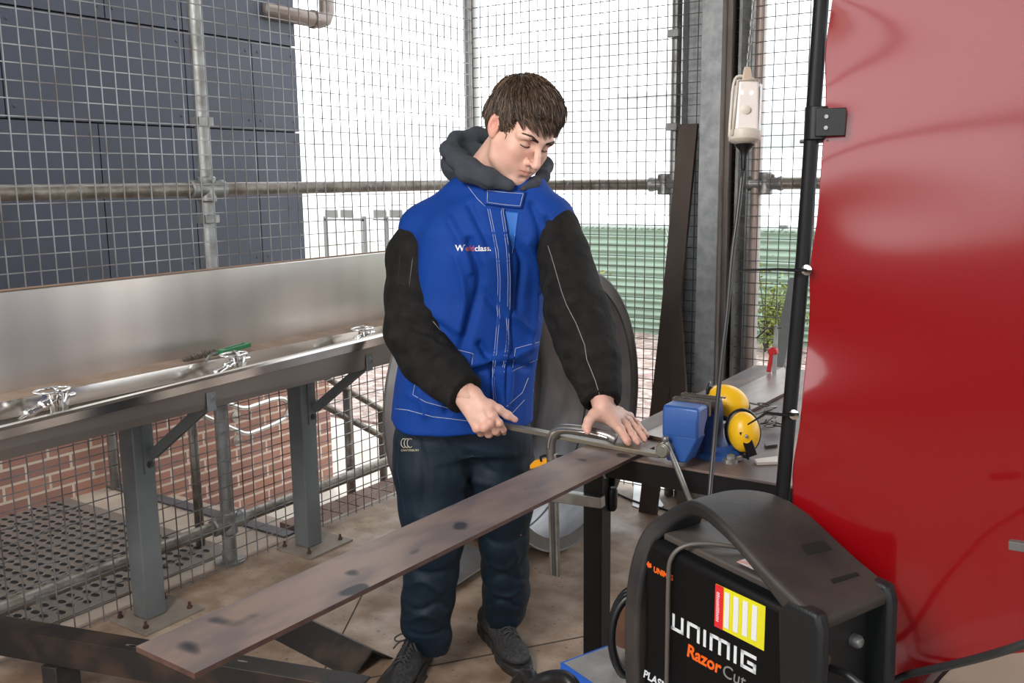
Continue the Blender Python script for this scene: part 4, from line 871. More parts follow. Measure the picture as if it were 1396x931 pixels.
# ------------------------------------------------------------ trolley and plasma cutter
az = math.radians(112); U = Vector((math.sin(az), math.cos(az), 0)); O = Vector((-U.y, U.x, 0)); Zv = Vector((0, 0, 1))
near = Vector((-.324, 1.207, 0)); LW, WW, ZB = .375, .172, .56
tc0 = Vector((-.808, 1.369, 0))
tl_ = thing('trolley', 'low steel trolley with a silver top and blue side under the plasma cutter', 'trolley', tuple(tc0+U*.35+O*.15))
def lbox(mb, o_, u0, u1, v0, v1, w0, w1):
    p = [o_+U*a+O*b_+Zv*c_ for a in (u0, u1) for b_ in (v0, v1) for c_ in (w0, w1)]
    return mb.add(p, [(0, 1, 3, 2), (4, 6, 7, 5), (0, 4, 5, 1), (2, 3, 7, 6), (0, 2, 6, 4), (1, 5, 7, 3)])
lbox(MB(), tc0, 0, .66, 0, .30, .548, .552).build('top_sheet', mat('scuffed silver top', (.55, .56, .56), .35, .6, col2=(.36, .36, .35), vscale=14, rvar=.2), tl_)
blt = mat('blue trolley paint', (.01, .10, .50), .4)
for a in ((0, .66, -.004, 0), (0, .66, .30, .304), (-.004, 0, -.004, .304), (.66, .664, -.004, .304)): lbox(MB(), tc0, *a, .47, .552).build('side_panel', blt, tl_)
for u_ in (.02, .62):
    for v_ in (.01, .27): lbox(MB(), tc0, u_, u_+.025, v_, v_+.025, .06, .548).build('leg', blt, tl_)
lbox(MB(), tc0, .01, .65, .005, .295, .16, .175).build('lower_shelf', blt, tl_)
for u_ in (.03, .63):
    for v_ in (.02, .28): p = tc0+U*u_+O*v_; MB().cyl(p+O*-.012+Zv*.03, p+O*.012+Zv*.03, .03, 20).build('castor', blackm, tl_)
W0 = near-U*LW+Zv*ZB                                   # rear lower near corner
wl = thing('plasma_cutter', 'black plasma cutter with arched carry handle, white and orange lettering and a yellow label', 'plasma cutter', tuple(W0+U*.19+O*.085))
wl.matrix_world = Matrix.Translation(wl.location)
def prism(pts, v0, v1): return MB().extrude([W0+U*a+O*v0+Zv*b_ for a, b_ in pts], O*(v1-v0))
case = mat('charcoal case plastic', (.013, .0145, .0155), .45, 0, spec=.35, bump=.12, bscale=250, var=.15, vscale=5); caseb = mat('black side panel', (.004, .004, .0045), .5, 0, spec=.2, bump=.05, bscale=200); topm = mat('dusty top', (.045, .038, .035), .5, 0, col2=(.08, .068, .06), vscale=7)
body_p = [(.03, .0), (.03, .245), (.045, .275), (.33, .262), (.345, .0)]
prism(body_p, .012, .16).build('body', caseb, wl, bevel=.012, seg=4)
prism([(.05, .270), (.05, .284), (.31, .276), (.31, .262)], .035, .15).build('top_panel', topm, wl, bevel=.004)
out_ = [(-.004, 0), (-.008, .12), (-.002, .24), (.010, .283), (.030, .305), (.06, .330), (.10, .352), (.14, .362), (.185, .360), (.23, .345), (.275, .322), (.32, .300), (.36, .284), (.386, .270)]
inn = [(.383, .25), (.35, .255), (.325, .266), (.30, .283), (.262, .308), (.228, .325), (.19, .335), (.15, .337), (.11, .328), (.08, .312), (.060, .295), (.045, .275), (.034, .262), (.030, .24), (.026, .12), (.028, 0)]
def smooth2(p, n): return [(q.x, q.y) for q in smoothpath([(a, b_, 0) for a, b_ in p], n)]
prof_ = smooth2(out_, 4)+smooth2(inn, 4)
# the band: strip of quads, a little narrower at the grip
oo, ii = smooth2(out_, 4), smooth2(inn, 4)[::-1]
def resamp(p, n):
    d = [0]; 
    for a, b_ in zip(p, p[1:]): d.append(d[-1]+math.dist(a, b_))
    return [(float(np.interp(t, d, [q[0] for q in p])), float(np.interp(t, d, [q[1] for q in p]))) for t in np.linspace(0, d[-1], n)]
NB = 70; oo, ii = resamp(oo, NB), resamp(ii, NB); vs = []; 
for k in range(NB):
    t_ = k/(NB-1); pin = math.exp(-((t_-.50)/.15)**2); v0, v1 = .0+.045*pin, WW-.055*pin
    (a, b_), (c_, d_) = oo[k], ii[k]; vs += [W0+U*a+O*v0+Zv*b_, W0+U*a+O*v1+Zv*b_, W0+U*c_+O*v1+Zv*d_, W0+U*c_+O*v0+Zv*d_]
fs = [(0, 1, 2, 3), (NB*4-1, NB*4-2, NB*4-3, NB*4-4)]
for k in range(NB-1): fs += [(k*4+j, k*4+4+j, k*4+4+(j+1) % 4, k*4+(j+1) % 4) for j in range(4)]
MB().add(vs, fs).build('carry_handle', mat('dusty charcoal handle', (.05, .042, .037), .55, 0, col2=(.018, .018, .019), vscale=6, lo=.38, hi=.6, spec=.3, bump=.1, bscale=250), wl, bevel=.007, seg=3)
for v0, v1 in ((-.002, .020), (.152, .174)):
    prism([(.335, -.0), (.318, .262), (.335, .285), (.384, .282), (.392, .26), (.398, 0)], v0, v1).build('front_bezel', case, wl, bevel=.006, seg=3)
prism([(.345, .0), (.345, .02), (.398, .02), (.398, 0)], -.0, .172).build('front_sill', case, wl, bevel=.003)
prism([(.345, .01), (.345, .265), (.356, .265), (.362, .01)], .018, .154).build('front_panel', mat('front panel black', (.006, .006, .007), .5), wl)
prism([(.352, .09), (.356, .125), (.385, .115), (.388, .09)], .024, .148).build('panel_step', topm, wl, bevel=.003)
for k in range(6): prism([(.36, .03+.009*k), (.36, .034+.009*k), (.372, .033+.009*k), (.372, .03+.009*k)], .03, .145).build('vent_slat', caseb, wl)
fp = lambda v_, w_: W0+U*.358+O*v_+Zv*w_
MB().lathe([(.010, 0), (.010, .010), (.007, .014), (0, .015)], fp(.118, .20), U, 20).build('knob', galv, wl, auto=40)
MB().lathe([(.007, 0), (.007, .003)], fp(.036, .16), U, 12).build('warning_light', mat('orange led', (.9, .2, .02), .4, emit=.6), wl)
MB().box(fp(.04, .20), (.003, .003, .003)).cyl(fp(.045, .195), fp(.045, .195)+U*.012, .008, 16).build('dial', mat('dim dial', (.06, .04, .03), .5), wl)
# dark slots in the handle top
for (p4) in ([(1091, 743), (1123, 737), (1134, 749), (1100, 757)], [(1132, 790), (1168, 780), (1172, 785), (1136, 796)]):
    m_ = MB(); c4 = []
    bvh = None
    for x, y in p4: c4.append(Vector(P(x, y, 1.0)))
    wl_slots = p4
    dg = bpy.context.evaluated_depsgraph_get()
    ho = [o for o in wl.children if o.name.startswith('carry_handle')][0]; bt_ = BVHTree.FromObject(ho, dg); I_ = ho.matrix_world.inverted()
    bpy.context.view_layer.update(); I_ = ho.matrix_world.inverted()
    pts = []
    for x, y in p4:
        d_ = Vector(ray(x, y)); h_2 = bt_.ray_cast(I_ @ Vector(CC), I_.to_3x3() @ d_)
        pts.append((ho.matrix_world @ h_2[0]) if h_2[0] is not None else Vector(P(x, y, 1.32)))
    nn_ = (pts[1]-pts[0]).cross(pts[3]-pts[0]).normalized(); nn_ = nn_ if nn_.z > 0 else -nn_
    MB().extrude([p-nn_*.004 for p in pts], nn_*.0048).build('slot', mat('slot black', (.003, .003, .003), .8), wl)
# side lettering, placed on the near side panel
def onside(x, y, v_=.0115):
    d_ = Vector(ray(x, y)); p0 = W0+O*v_; t_ = (p0-Vector(CC)).dot(O)/d_.dot(O); q = Vector(CC)+d_*t_; r_ = q-W0; return r_.dot(U), r_.z
def sidepoly(pts, v_=.0115, th=.0008): return MB().extrude([W0+U*a+O*v_+Zv*b_ for a, b_ in pts], -O*th)
white = mat('white print', (.72, .76, .78), .5); orange = mat('orange print', (.85, .13, .01), .5); greyp = mat('grey print', (.22, .22, .22), .5)
lu0 = onside(918, 866); lu1 = onside(1029, 912); Lh = .0225
glyphs = [('U', .62, [[(-.0, 1), (-.0, .08)], [(-.08, 0), (.62, 0)], [(.62, 0), (.62, 1)]]), ('N', .68, [[(0, -.0), (0, 1)], [(0, 1), (.68, 1)], [(.68, 1), (.68, 0)]]), ('I', 0, [[(0, 0), (0, 1)]]), ('M', 1.1, [[(0, 0), (0, 1)], [(0, 1), (1.1, 1)], [(.55, 1), (.55, 0)], [(1.1, 1), (1.1, 0)]]), ('I', 0, [[(0, 0), (0, 1)]]), ('G', .75, [[(.75, 1), (0, 1)], [(0, 1), (0, 0)], [(0, 0), (.75, 0)], [(.75, 0), (.75, .45)], [(.75, .45), (.4, .45)]])]
tot = sum(g_[1] for g_ in glyphs)+.42*5; x_ = 0; scx = (lu1[0]-lu0[0])/tot; g0 = (lu0[0], (onside(934, 868)[1]+onside(1031, 914)[1])/2)
for ch_, w_, sg in glyphs:
    lm = MB(); hw = .0027
    for (ax_, ay_), (bx_, by_) in sg:
        a_ = (g0[0]+(x_+ax_)*scx, g0[1]+ay_*Lh); b_ = (g0[0]+(x_+bx_)*scx, g0[1]+by_*Lh)
        if ax_ == bx_: pts = [(a_[0]-hw, min(a_[1], b_[1])-hw), (a_[0]+hw, min(a_[1], b_[1])-hw), (a_[0]+hw, max(a_[1], b_[1])+hw), (a_[0]-hw, max(a_[1], b_[1])+hw)]
        else: pts = [(min(a_[0], b_[0])-hw, a_[1]-hw), (max(a_[0], b_[0])+hw, a_[1]-hw), (max(a_[0], b_[0])+hw, a_[1]+hw), (min(a_[0], b_[0])-hw, a_[1]+hw)]
        s_ = sidepoly(pts); lm.add(s_.v, s_.f)
    lm.build('logo_letter', white, wl); x_ += w_+.42
def sidetext(s, px, py, size, m, name, shear=0., bold=0., space=1.):
    a_, b_ = onside(px, py); t_ = textmesh(s, size, .0004, bold, shear, space); t_.v = [tuple(W0+U*(a_+v[0])+O*(.0112-v[2])+Zv*(b_+v[1])) for v in t_.v]
    wd = max(v[0] for v in textmesh(s, size, .0004, bold, shear, space).v); t_.build(name, m, wl); return a_+wd, b_
ra = onside(936, 891); 
e1 = sidetext('Razor', 936, 893, .030, orange, 'lettering', .12, .0008)
t_ = textmesh('Cut', .030, .0004, 0, .12); t_.v = [tuple(W0+U*(e1[0]+.001+v[0])+O*(.0112-v[2])+Zv*(e1[1]+v[1])) for v in t_.v]; t_.build('lettering', greyp, wl)
sidetext('PLASMA CUTTER', 877, 922, .020, white, 'lettering', .2, .0004)
sidetext('UNIMIG', 891, 779, .013, orange, 'lettering', .1, .0005)
a_, b_ = onside(882, 770); 
for k, pts in enumerate([[(0, .006), (.004, .012), (.007, .006), (.004, 0)], [(.005, .009), (.010, .010), (.012, .004), (.007, .001)]]): sidepoly([(a_+x, b_-.004+y) for x, y in pts]).build('flame_mark', orange, wl)
st = [onside(*p) for p in ((975, 797), (1043, 824), (1043, 884), (976, 857))]; u0, u1 = (st[0][0]+st[3][0])/2, (st[1][0]+st[2][0])/2; w1_, w0_ = (st[0][1]+st[1][1])/2, (st[2][1]+st[3][1])/2
dw = lambda f: 0
so_ = sidepoly([(u0, w0_), (u1, w0_), (u1, w1_), (u0, w1_)]).build('label', mat('yellow label', (.72, .68, .02), .4), wl)
sidepoly([(u0, w0_), (u0+(u1-u0)*.17, w0_), (u0+(u1-u0)*.17, w1_), (u0, w1_)], .0105).build('red_band', mat('label red', (.72, .02, .03), .4), so_)
for k in range(4):
    a_ = u0+(u1-u0)*(.20+.185*k); sidepoly([(a_, w0_+.006+.001*k), (a_+(u1-u0)*.10, w0_+.006+.001*k), (a_+(u1-u0)*.10, w1_-.006), (a_, w1_-.006)], .0105).build('white_panel', mat('label white', (.75, .76, .78), .5), so_)
R_ = random.Random(4)
lw = MB()
for k in range(18): b2 = w0_+.010+(w1_-w0_-.02)*k/18; s_ = sidepoly([(u0+.003, b2), (u0+.003+R_.uniform(.004, .007), b2), (u0+.009, b2+.0012), (u0+.003, b2+.0012)], .0098, .0003); lw.add(s_.v, s_.f)
lw.build('fine_print', mat('label white', (.75, .76, .78), .5), so_)
# strap-like cable looped round the case
c_ = lambda u_, v_, w_: W0+U*u_+O*v_+Zv*w_
MB().tube(smoothpath([c_(.098, .002, 0), c_(.098, .002, .12), c_(.098, .002, .22), c_(.10, .004, .262), c_(.112, .02, .284), c_(.14, .05, .291), c_(.19, .10, .286), c_(.24, .15, .288), c_(.25, .172, .25), c_(.25, .172, 0)], 5), .0038, 8).build('wrapped_cable', mat('grey brown cable', (.10, .088, .075), .4), wl, smooth=True)
gl = SDF(np.array(c_(.2, .09, .27))-.12, np.array(c_(.2, .09, .30))+.12, .003)
sidepatch = MB(); pp_ = [(985, 745), (1010, 728), (1056, 735), (1058, 742), (1040, 758), (1000, 760)]
plm = mat('pink and white picture sticker', (.55, .5, .5), .3, 0, col2=(.62, .25, .17), vscale=40, stretch=(1, 3, 1), lo=.48, hi=.55)
MB().extrude([c_(u_, v_, .2745+(.31-u_)*.031+.0045) for u_, v_ in ((.20, .045), (.285, .045), (.285, .14), (.20, .14))], Zv*.0006).build('top_sticker', plm, wl)
# output lead and red-screen cable
o = MB().tube(smoothpath([fp(.07, .17), fp(.07, .172)+U*.03, fp(.08, .15)+U*.07, fp(.10, .10)+U*.11, fp(.12, .03)+U*.13, fp(.13, -.1)+U*.12], 6), .0055, 10).build('torch_lead', mat('black rubber', (.03, .032, .033), .35), smooth=True)
top(o, 'black lead curving out of the front of the plasma cutter', 'cable')
o = MB().tube(smoothpath([P(1205, 935, 1.42), P(1240, 919, 1.40), P(1290, 908, 1.32), P(1345, 894, 1.25), P(1396, 878, 1.2), P(1500, 840, 1.15)], 6), .0058, 10).build('power_cable', mat('black rubber', (.03, .032, .033), .35), smooth=True)
top(o, 'black cable crossing in front of the red curtain at the lower right', 'cable')
# coil of hose behind the trolley and rusty lump
hc = thing('hose_coil', 'black hose coil hanging behind the trolley left of the plasma cutter', 'hose', tuple(tc0+U*.12+O*.36+Zv*.35))
for k in range(3):
    c0 = Vector(P(866+3*k, 870, 1.66)); pts = [c0+Vector(CR)*(.042+.003*k)*math.cos(a)+Vector(CU)*(.075+.004*k)*math.sin(a)+Vector(CF)*(.012*k) for a in [2*PI*j/28 for j in range(28)]]
    MB().tube(pts, .0075, 10, closed=True).build('hose_loop', blackm, hc, smooth=True)
S = SDF(np.array(P(862, 850, 1.78))-.12, np.array(P(862, 850, 1.78))+.12, .004); S.ell(P(862, 852, 1.78), (.04, .04, .065), None, 0); S.cone(P(850, 838, 1.78), P(866, 812, 1.78), .014, .008, .02)
V, F = S.mesh(1); o = vbuild('rag', V+vnormals(V, F)*(noise3(V, 60, 2)*.003)[:, None], F, mat('rust brown cloth', (.10, .045, .025), .9)); top(o, 'rust-brown rag hanging behind the hose coil', 'rag')
o = MB().tube(smoothpath([(-1.0, 1.0, .013), (-1.02, 1.08, .03), P(690, 960, 1.46), P(730, 932, 1.40), P(758, 924, 1.38), P(776, 930, 1.36), P(792, 960, 1.34)], 5), .012, 12).build('hose', blackm, smooth=True); top(o, 'short run of thick black hose at the bottom edge left of the trolley', 'hose')
# round silver-edged seat at lower right
rs = thing('round_stool', 'tan stool seat with a silver and black edge cut off by the lower right corner', 'stool', (-.03, 1.15, 0))
cst = Vector(P(1440, 985, 1.28)); nst = Vector((-.25, -.3, .95)).normalized()
MB().lathe([(0, .0), (.165, 0), (.168, .003), (.168, .006), (0, .006)], cst, nst, 64).build('seat', mat('tan vinyl', (.30, .25, .2), .5, 0, var=.15, vscale=12), rs, auto=40)
MB().lathe([(.168, -.02), (.174, -.02), (.174, .007), (.168, .007), (.168, -.02)], cst, nst, 64).build('black_edge', blackm, rs, auto=40)
MB().lathe([(.174, -.016), (.190, -.016), (.192, -.008), (.190, .002), (.174, .002), (.174, -.016)], cst, nst, 64).build('silver_band', galv, rs, auto=40)
MB().lathe([(.20, -.045), (.208, -.05), (.216, -.045), (.212, -.03), (.204, -.03), (.20, -.045)], cst, nst, 64).build('rusty_hoop', rust, rs, auto=60)
MB().cyl((cst.x, cst.y, 0), tuple(cst), .02, 16).lathe([(.16, 0), (.16, .012), (.02, .03)], (cst.x, cst.y, 0), n=32).build('stem', black, rs, auto=40)
o = MB().bar(P(1376, 742, 1.25), P(1430, 750, 1.22), .012, .012).build('steel_rod', mat('grey rod', (.12, .115, .11), .5), bevel=.001); top(o, 'end of a grey square rod poking in at the right edge', 'rod')
# ------------------------------------------------------------ the young man
man = thing('person', 'young man in a blue jacket with black sleeves and navy trousers, leaning over the plate', 'person', (-1.56, 2.14, 0))
Zv3 = np.array([0, 0, 1.])
def depr(r_px, dep): return r_px*dep/FPX
jblue = mat('blue cotton', (.003, .050, .30), .7, 0, var=.2, vscale=5, bump=.25, bscale=320, spec=.25, lo=.3, hi=.7)
jblack = mat('black suede', (.0065, .006, .0058), .85, 0, col2=(.015, .014, .013), vscale=26, bump=.35, bscale=160, spec=.25)
navy = mat('navy tracksuit cloth', (.003, .014, .028), .6, 0, var=.25, vscale=7, bump=.12, bscale=260, spec=.35)
hoodm = mat('charcoal hoodie fleece', (.045, .055, .068), .9, 0, var=.2, vscale=30, bump=.3, bscale=350)
thread = mat('white thread', (.42, .45, .55), .7)
skin = mat('skin', (.8, .5, .4), .48, 0, attr='tint', var=.07, vscale=60, bump=.06, bscale=300, sss=.12)
hairm = mat('brown hair', (.085, .055, .036), .42, 0, col2=(.036, .023, .016), vscale=60, stretch=(1, 1, .4))
hair2 = mat('lighter brown hair', (.17, .115, .078), .45)
shoem = mat('black knit', (.014, .014, .015), .75, 0, col2=(.045, .045, .046), vscale=110, bump=.5, bscale=140)
solem = mat('black rubber sole', (.022, .021, .020), .6)

# -------- head: built in its own frame (x = his right, y = face, z = up)
hc_ = np.array(P(709, 178, 2.40)); fw = np.array([math.sin(math.radians(108)), math.cos(math.radians(108)), 0.])
def rotm(axis, a):
    return np.array(Matrix.Rotation(a, 3, Vector(axis)))
HB = np.stack([np.cross(fw, Zv3), fw, Zv3], 1)              # columns: his right, his face, up
HB = rotm(HB[:, 0], math.radians(-27)) @ HB                                   # nod down
HB = rotm(HB[:, 1], math.radians(-4)) @ HB
HB = rotm(CF, math.radians(8)) @ HB
HS = .97
def hw(p): return hc_+HB@(np.array(p, float)*HS)
def head_local():
    S = SDF((-.10, -.125, -.23), (.10, .145, .145), .0022)
    S.ell((0, -.018, .045), (.076, .094, .082), None, 0)
    S.ell((0, .035, .03), (.062, .058, .062), None, .03)
    S.ell((0, .030, -.035), (.056, .058, .080), None, .03)
    for s_ in (-1, 1):
        S.cone((s_*.056, .0, -.035), (s_*.050, .022, -.075), .014, .014, .03)
        S.cone((s_*.050, .022, -.075), (s_*.016, .074, -.106), .014, .013, .025)
        S.ell((s_*.044, .058, -.026), (.020, .020, .015), None, .03)
        S.ell((s_*.034, .050, -.060), (.024, .030, .026), None, .035)
    S.ell((0, .083, -.104), (.020, .014, .014), None, .018)
    for s_ in (-1, 1):
        S.cone((s_*.010, .091, .018), (s_*.034, .087, .021), .0075, .0075, .014); S.cone((s_*.034, .087, .021), (s_*.053, .070, .014), .0075, .007, .014)
        S.ell((s_*.031, .100, .000), (.018, .019, .0135), None, .013, 'sub')
        S.ell((s_*.031, .073, -.001), (.0150, .0140, .0130), None, .003)
    S.cone((0, .090, .012), (0, .108, -.014), .0074, .0076, .012); S.cone((0, .108, -.014), (0, .121, -.036), .0082, .0100, .007)
    S.ell((0, .116, -.040), (.0105, .010, .0085), None, .006)
    for s_ in (-1, 1):
        S.ell((s_*.0125, .1, -.040), (.0072, .010, .0078), None, .006); S.ell((s_*.0065, .112, -.0485), (.0035, .006, .0035), None, .002, 'sub')
    S.ell((0, .080, -.068), (.027, .021, .022), None, .02)
    S.cone((0, .0995, -.050), (0, .0985, -.058), .0035, .0035, .006)
    for s_ in (-1, 1):
        S.cone((0, .0995, -.0635), (s_*.011, .0965, -.0640), .0048, .0045, .004); S.cone((s_*.011, .0965, -.0640), (s_*.024, .085, -.0685), .0045, .0022, .004)
        S.cone((0, .0975, -.0745), (s_*.010, .0945, -.0740), .0060, .0055, .004); S.cone((s_*.010, .0945, -.0740), (s_*.022, .084, -.070), .0052, .002, .004)
        S.cone((0, .1050, -.0690), (s_*.012, .1010, -.0690), .0016, .0016, .0015, 'sub'); S.cone((s_*.012, .1010, -.0690), (s_*.026, .087, -.0700), .0016, .0018, .0015, 'sub')
        S.ell((s_*.0, .102, -.0875), (.014, .008, .0045), None, .008, 'sub') if s_ > 0 else None
        # ears
        M = rotm((0, 0, 1), s_*.35) @ rotm((1, 0, 0), .18)
        S.ell((s_*.0795, -.010, -.006), (.0075, .018, .030), M, .004); S.ell((s_*.076, -.004, -.028), (.006, .010, .012), None, .006)
        S.ell((s_*.0850, -.007, -.001), (.0060, .010, .018), M, .003, 'sub'); S.cone((s_*.0815, -.020, .0), (s_*.0815, -.004, .020), .003, .003, .004)
    S.cone((0, -.020, -.06), (0, -.055, -.20), .054, .058, .03)
    S.cone((0, .030, -.085), (0, -.010, -.20), .030, .040, .035)
    V, F = S.mesh(1)
    return V, F
hV, hF = head_local()
# colour of the skin, part by part
def gauss(V, c, r): return np.exp(-(((V-np.array(c))/np.array(r))**2).sum(1))
base = np.tile(np.array([.76, .47, .37]), (len(hV), 1)); red = np.array([.70, .24, .19]); pale = np.array([.80, .53, .43])
def blend(c, col, w): w = np.clip(w, 0, 1)[:, None]; return c*(1-w)+np.array(col)*w
col = base.copy()
for s_ in (-1, 1):
    col = blend(col, red, .30*gauss(hV, (s_*.046, .06, -.04), (.028, .04, .026))); col = blend(col, (.66, .20, .15), .55*gauss(hV, (s_*.082, -.01, -.004), (.012, .03, .036)))
    lip = gauss(hV, (s_*.009, .097, -.069), (.016, .014, .0075)); col = blend(col, (.52, .17, .14), .75*lip)
    col = blend(col, (.30, .16, .12), .45*gauss(hV, (s_*.031, .085, .006), (.018, .012, .0045)))
col = blend(col, red, .30*gauss(hV, (0, .114, -.036), (.014, .014, .013))); col = blend(col, pale, .5*gauss(hV, (0, .075, .045), (.05, .04, .025)))
hc_cols = col; NH = BVHTree.FromPolygons([tuple(v) for v in hV], [tuple(int(i) for i in f) for f in hF]); hW = hc_+(hV*HS)@HB.T

# -------- hands: palm and five fingers from joint positions in the world
def hand(wrist, knuck, fingers, thumb, palmn, wr=.026, seed=0, fore=None):
    pts = [np.array(wrist)]+[np.array(k) for k in knuck]+[np.array(p) for f in fingers for p in f]+[np.array(p) for p in thumb]
    lo = np.min(pts, 0)-.05; hi = np.max(pts, 0)+.05
    if fore is not None: lo = np.minimum(lo, np.array(fore)-.05); hi = np.maximum(hi, np.array(fore)+.05)
    S = SDF(lo, hi, .0017); w = np.array(wrist); n = np.array(palmn, float); n /= np.linalg.norm(n)
    ac = (np.array(knuck[-1])-np.array(knuck[0])); ac /= np.linalg.norm(ac)
    for s_ in (-.013, .013): S.cone(w+ac*s_, w+ac*s_*1.2+(np.mean(knuck, 0)-w)*.3, .0185, .0165, .015)
    if fore is not None:
        for s_ in (-.012, .012): S.cone(w+ac*s_, np.array(fore)+ac*s_, .019, .024, .015)
    for i, k in enumerate(knuck):
        a = w+(ac*(-.016+.0105*i)); S.cone(a, np.array(k)-n*.002, .0145, .0112, .012)
    for i in range(len(knuck)-1): S.cone((w*.4+np.array(knuck[i])*.6)-n*.004, (w*.4+np.array(knuck[i+1])*.6)-n*.004, .0125, .0125, .012)
    rad = [(.0098, .0088, .0078, .0066), (.0102, .0090, .0080, .0066), (.0096, .0086, .0076, .0064), (.0086, .0074, .0066, .0056)]
    for k, f, r in zip(knuck, fingers, rad):
        ch = [np.array(k)]+[np.array(p) for p in f]
        T = SDF(S.lo, S.hi if hasattr(S, 'hi') else hi, .0017) if False else None
        S.path(ch[:2], r[:2], .0045); S.path(ch[1:], r[1:], .003)
        S.ell(np.array(k)+n*.003, (.0095,)*3, None, .006)
        for j, p in enumerate(ch[1:-1]): S.ell(p+n*.0006, (r[j+1]*1.05,)*3, None, .003)
    th = [np.array(p) for p in thumb]
    S.cone(w*.6+np.array(knuck[0])*.4-n*.006, th[0], .0150, .0148, .014); S.path(th, [.0142, .0112, .0104, .0078][:len(th)], .006)
    V, F = S.mesh(1); N = vnormals(V, F); V = V+N*(noise3(V, 130, seed)*.0004)[:, None]
    for i, k in enumerate(knuck):                       # tendons on the back of the hand
        V = stroke(V, F, [w*.5+np.array(k)*.5+n*.008, np.array(k)+n*.010], .0032, .0010, N)
    for k, f in zip(knuck, fingers):                    # creases at the joints
        for p in [f[0], f[1]]:
            for o_ in (-.0024, .0024): d = np.array(f[1])-np.array(f[0]); d /= np.linalg.norm(d); c = np.array(p)+n*.009+d*o_; V = stroke(V, F, [c-ac*.005, c+ac*.005], .0011, -.0006, N)
    c = np.tile(np.array([.70, .43, .34]), (len(V), 1)); rd = np.array([.68, .24, .19])
    for k, f in zip(knuck, fingers):
        for p, r_ in ((k, .011), (f[0], .008), (f[1], .007), (f[-1], .008)): c = blend(c, rd, .38*gauss(V, np.array(p)+n*.004, (r_,)*3))
    c = blend(c, rd, .35*gauss(V, th[-1], (.012,)*3)); c = blend(c, rd, .3*gauss(V, w, (.03,)*3))
    # nails
    nails = []
    return V, F, c
# left hand, flat on the bar and plate
zt_ = zp+.020
LWp = P(822, 553, 2.235)
n_up = np.array([-.12, -.22, .96])
lk = [PZ(846, 586, zt_+.022), PZ(853, 580, zt_+.023), PZ(857, 574, zt_+.020), PZ(858, 568, zt_+.014)]
lf = [[PZ(852, 596, zt_+.011), PZ(855, 601, zt_+.004), PZ(857, 604, zt_-.001)],
      [PZ(862, 592, zt_+.012), PZ(867, 599, zt_+.005), PZ(870, 603, zt_-.001)],
      [PZ(868, 585, zt_+.010), PZ(875, 594, zt_+.003), PZ(879, 600, zt_-.003)],
      [PZ(869, 577, zt_+.006), PZ(877, 588, zt_-.001), PZ(882, 594, zt_-.006)]]
lth = [P(810, 566, 2.205), P(803, 573, 2.19), P(800, 582, 2.18), P(801, 588, 2.175)]
LV, LF, LC = hand(LWp, lk, lf, lth, n_up, seed=1, fore=P(818, 520, 2.26))
# right hand, closed round the end of the bar
RWp = P(640, 543, 2.36)
rk = [P(672, 566, 2.325), P(668, 577, 2.315), P(660, 583, 2.318), P(650, 584, 2.33)]
rf = [[P(681, 577, 2.325), P(686, 586, 2.345), P(687, 590, 2.365)],
      [P(676, 588, 2.335), P(678, 590, 2.365), P(674, 584, 2.385)],
      [P(666, 592, 2.34), P(668, 592, 2.37), P(666, 585, 2.39)],
      [P(655, 591, 2.35), P(657, 591, 2.375), P(657, 585, 2.392)]]
rth = [P(668, 553, 2.345), P(680, 558, 2.345), P(692, 566, 2.35), P(702, 572, 2.355)]
fwd = -CF
RV, RF, RC = hand(RWp, rk, rf, rth, -CF*.8+np.array([-.1, 0, .35]), seed=2, fore=P(622, 525, 2.40))

# -------- trunk and limbs under the clothes, joined with head and hands as the body
hipc = P(640, 560, 2.66)
B = SDF((-1.95, 1.6, .02), (-.85, 2.55, 1.5), .012)
B.loft([((*P(636, 600, 2.68)[:2], .80), (.669, .743), .150, .10), ((*P(640, 560, 2.66)[:2], .88), (.669, .743), .155, .105), ((*P(650, 450, 2.6)[:2], 1.06), (.669, .743), .145, .095), ((*P(662, 350, 2.52)[:2], 1.24), (.669, .743), .16, .10), ((*P(672, 300, 2.49)[:2], 1.32), (.669, .743), .13, .08)], .04)
B.cone(P(680, 290, 2.48), hw((0, -.05, -.17)), .060, .056, .04)
shR, elR = P(570, 312, 2.55), P(563, 468, 2.50); shL, elL = P(762, 312, 2.44), P(796, 440, 2.32)
B.path([shR, elR, P(622, 525, 2.40), RWp], [.052, .042, .033, .027], .03); B.path([shL, elL, P(818, 520, 2.26), LWp], [.040, .042, .033, .027], .03)
kR, aR, kL, aL = P(592, 735, 2.66), P(592, 872, 2.74), P(690, 715, 2.72), P(686, 842, 2.87)
B.path([P(600, 615, 2.66), kR, aR], [.078, .052, .038], .04); B.path([P(680, 605, 2.68), kL, aL], [.078, .052, .038], .04)
bV, bF = B.mesh(2)
def join(parts):
    V, F, C_, o_ = [], [], [], 0
    for v, f, c in parts:
        V.append(v); F.append(f+o_); C_.append(c); o_ += len(v)
    return np.concatenate(V), np.concatenate(F), np.concatenate(C_)
V, F, Cc = join([(hW, hF, hc_cols), (LV, LF, LC), (RV, RF, RC), (bV, bF, np.tile([.6, .35, .27], (len(bV), 1)))])
vbuild('body', V, F, skin, man, Cc)
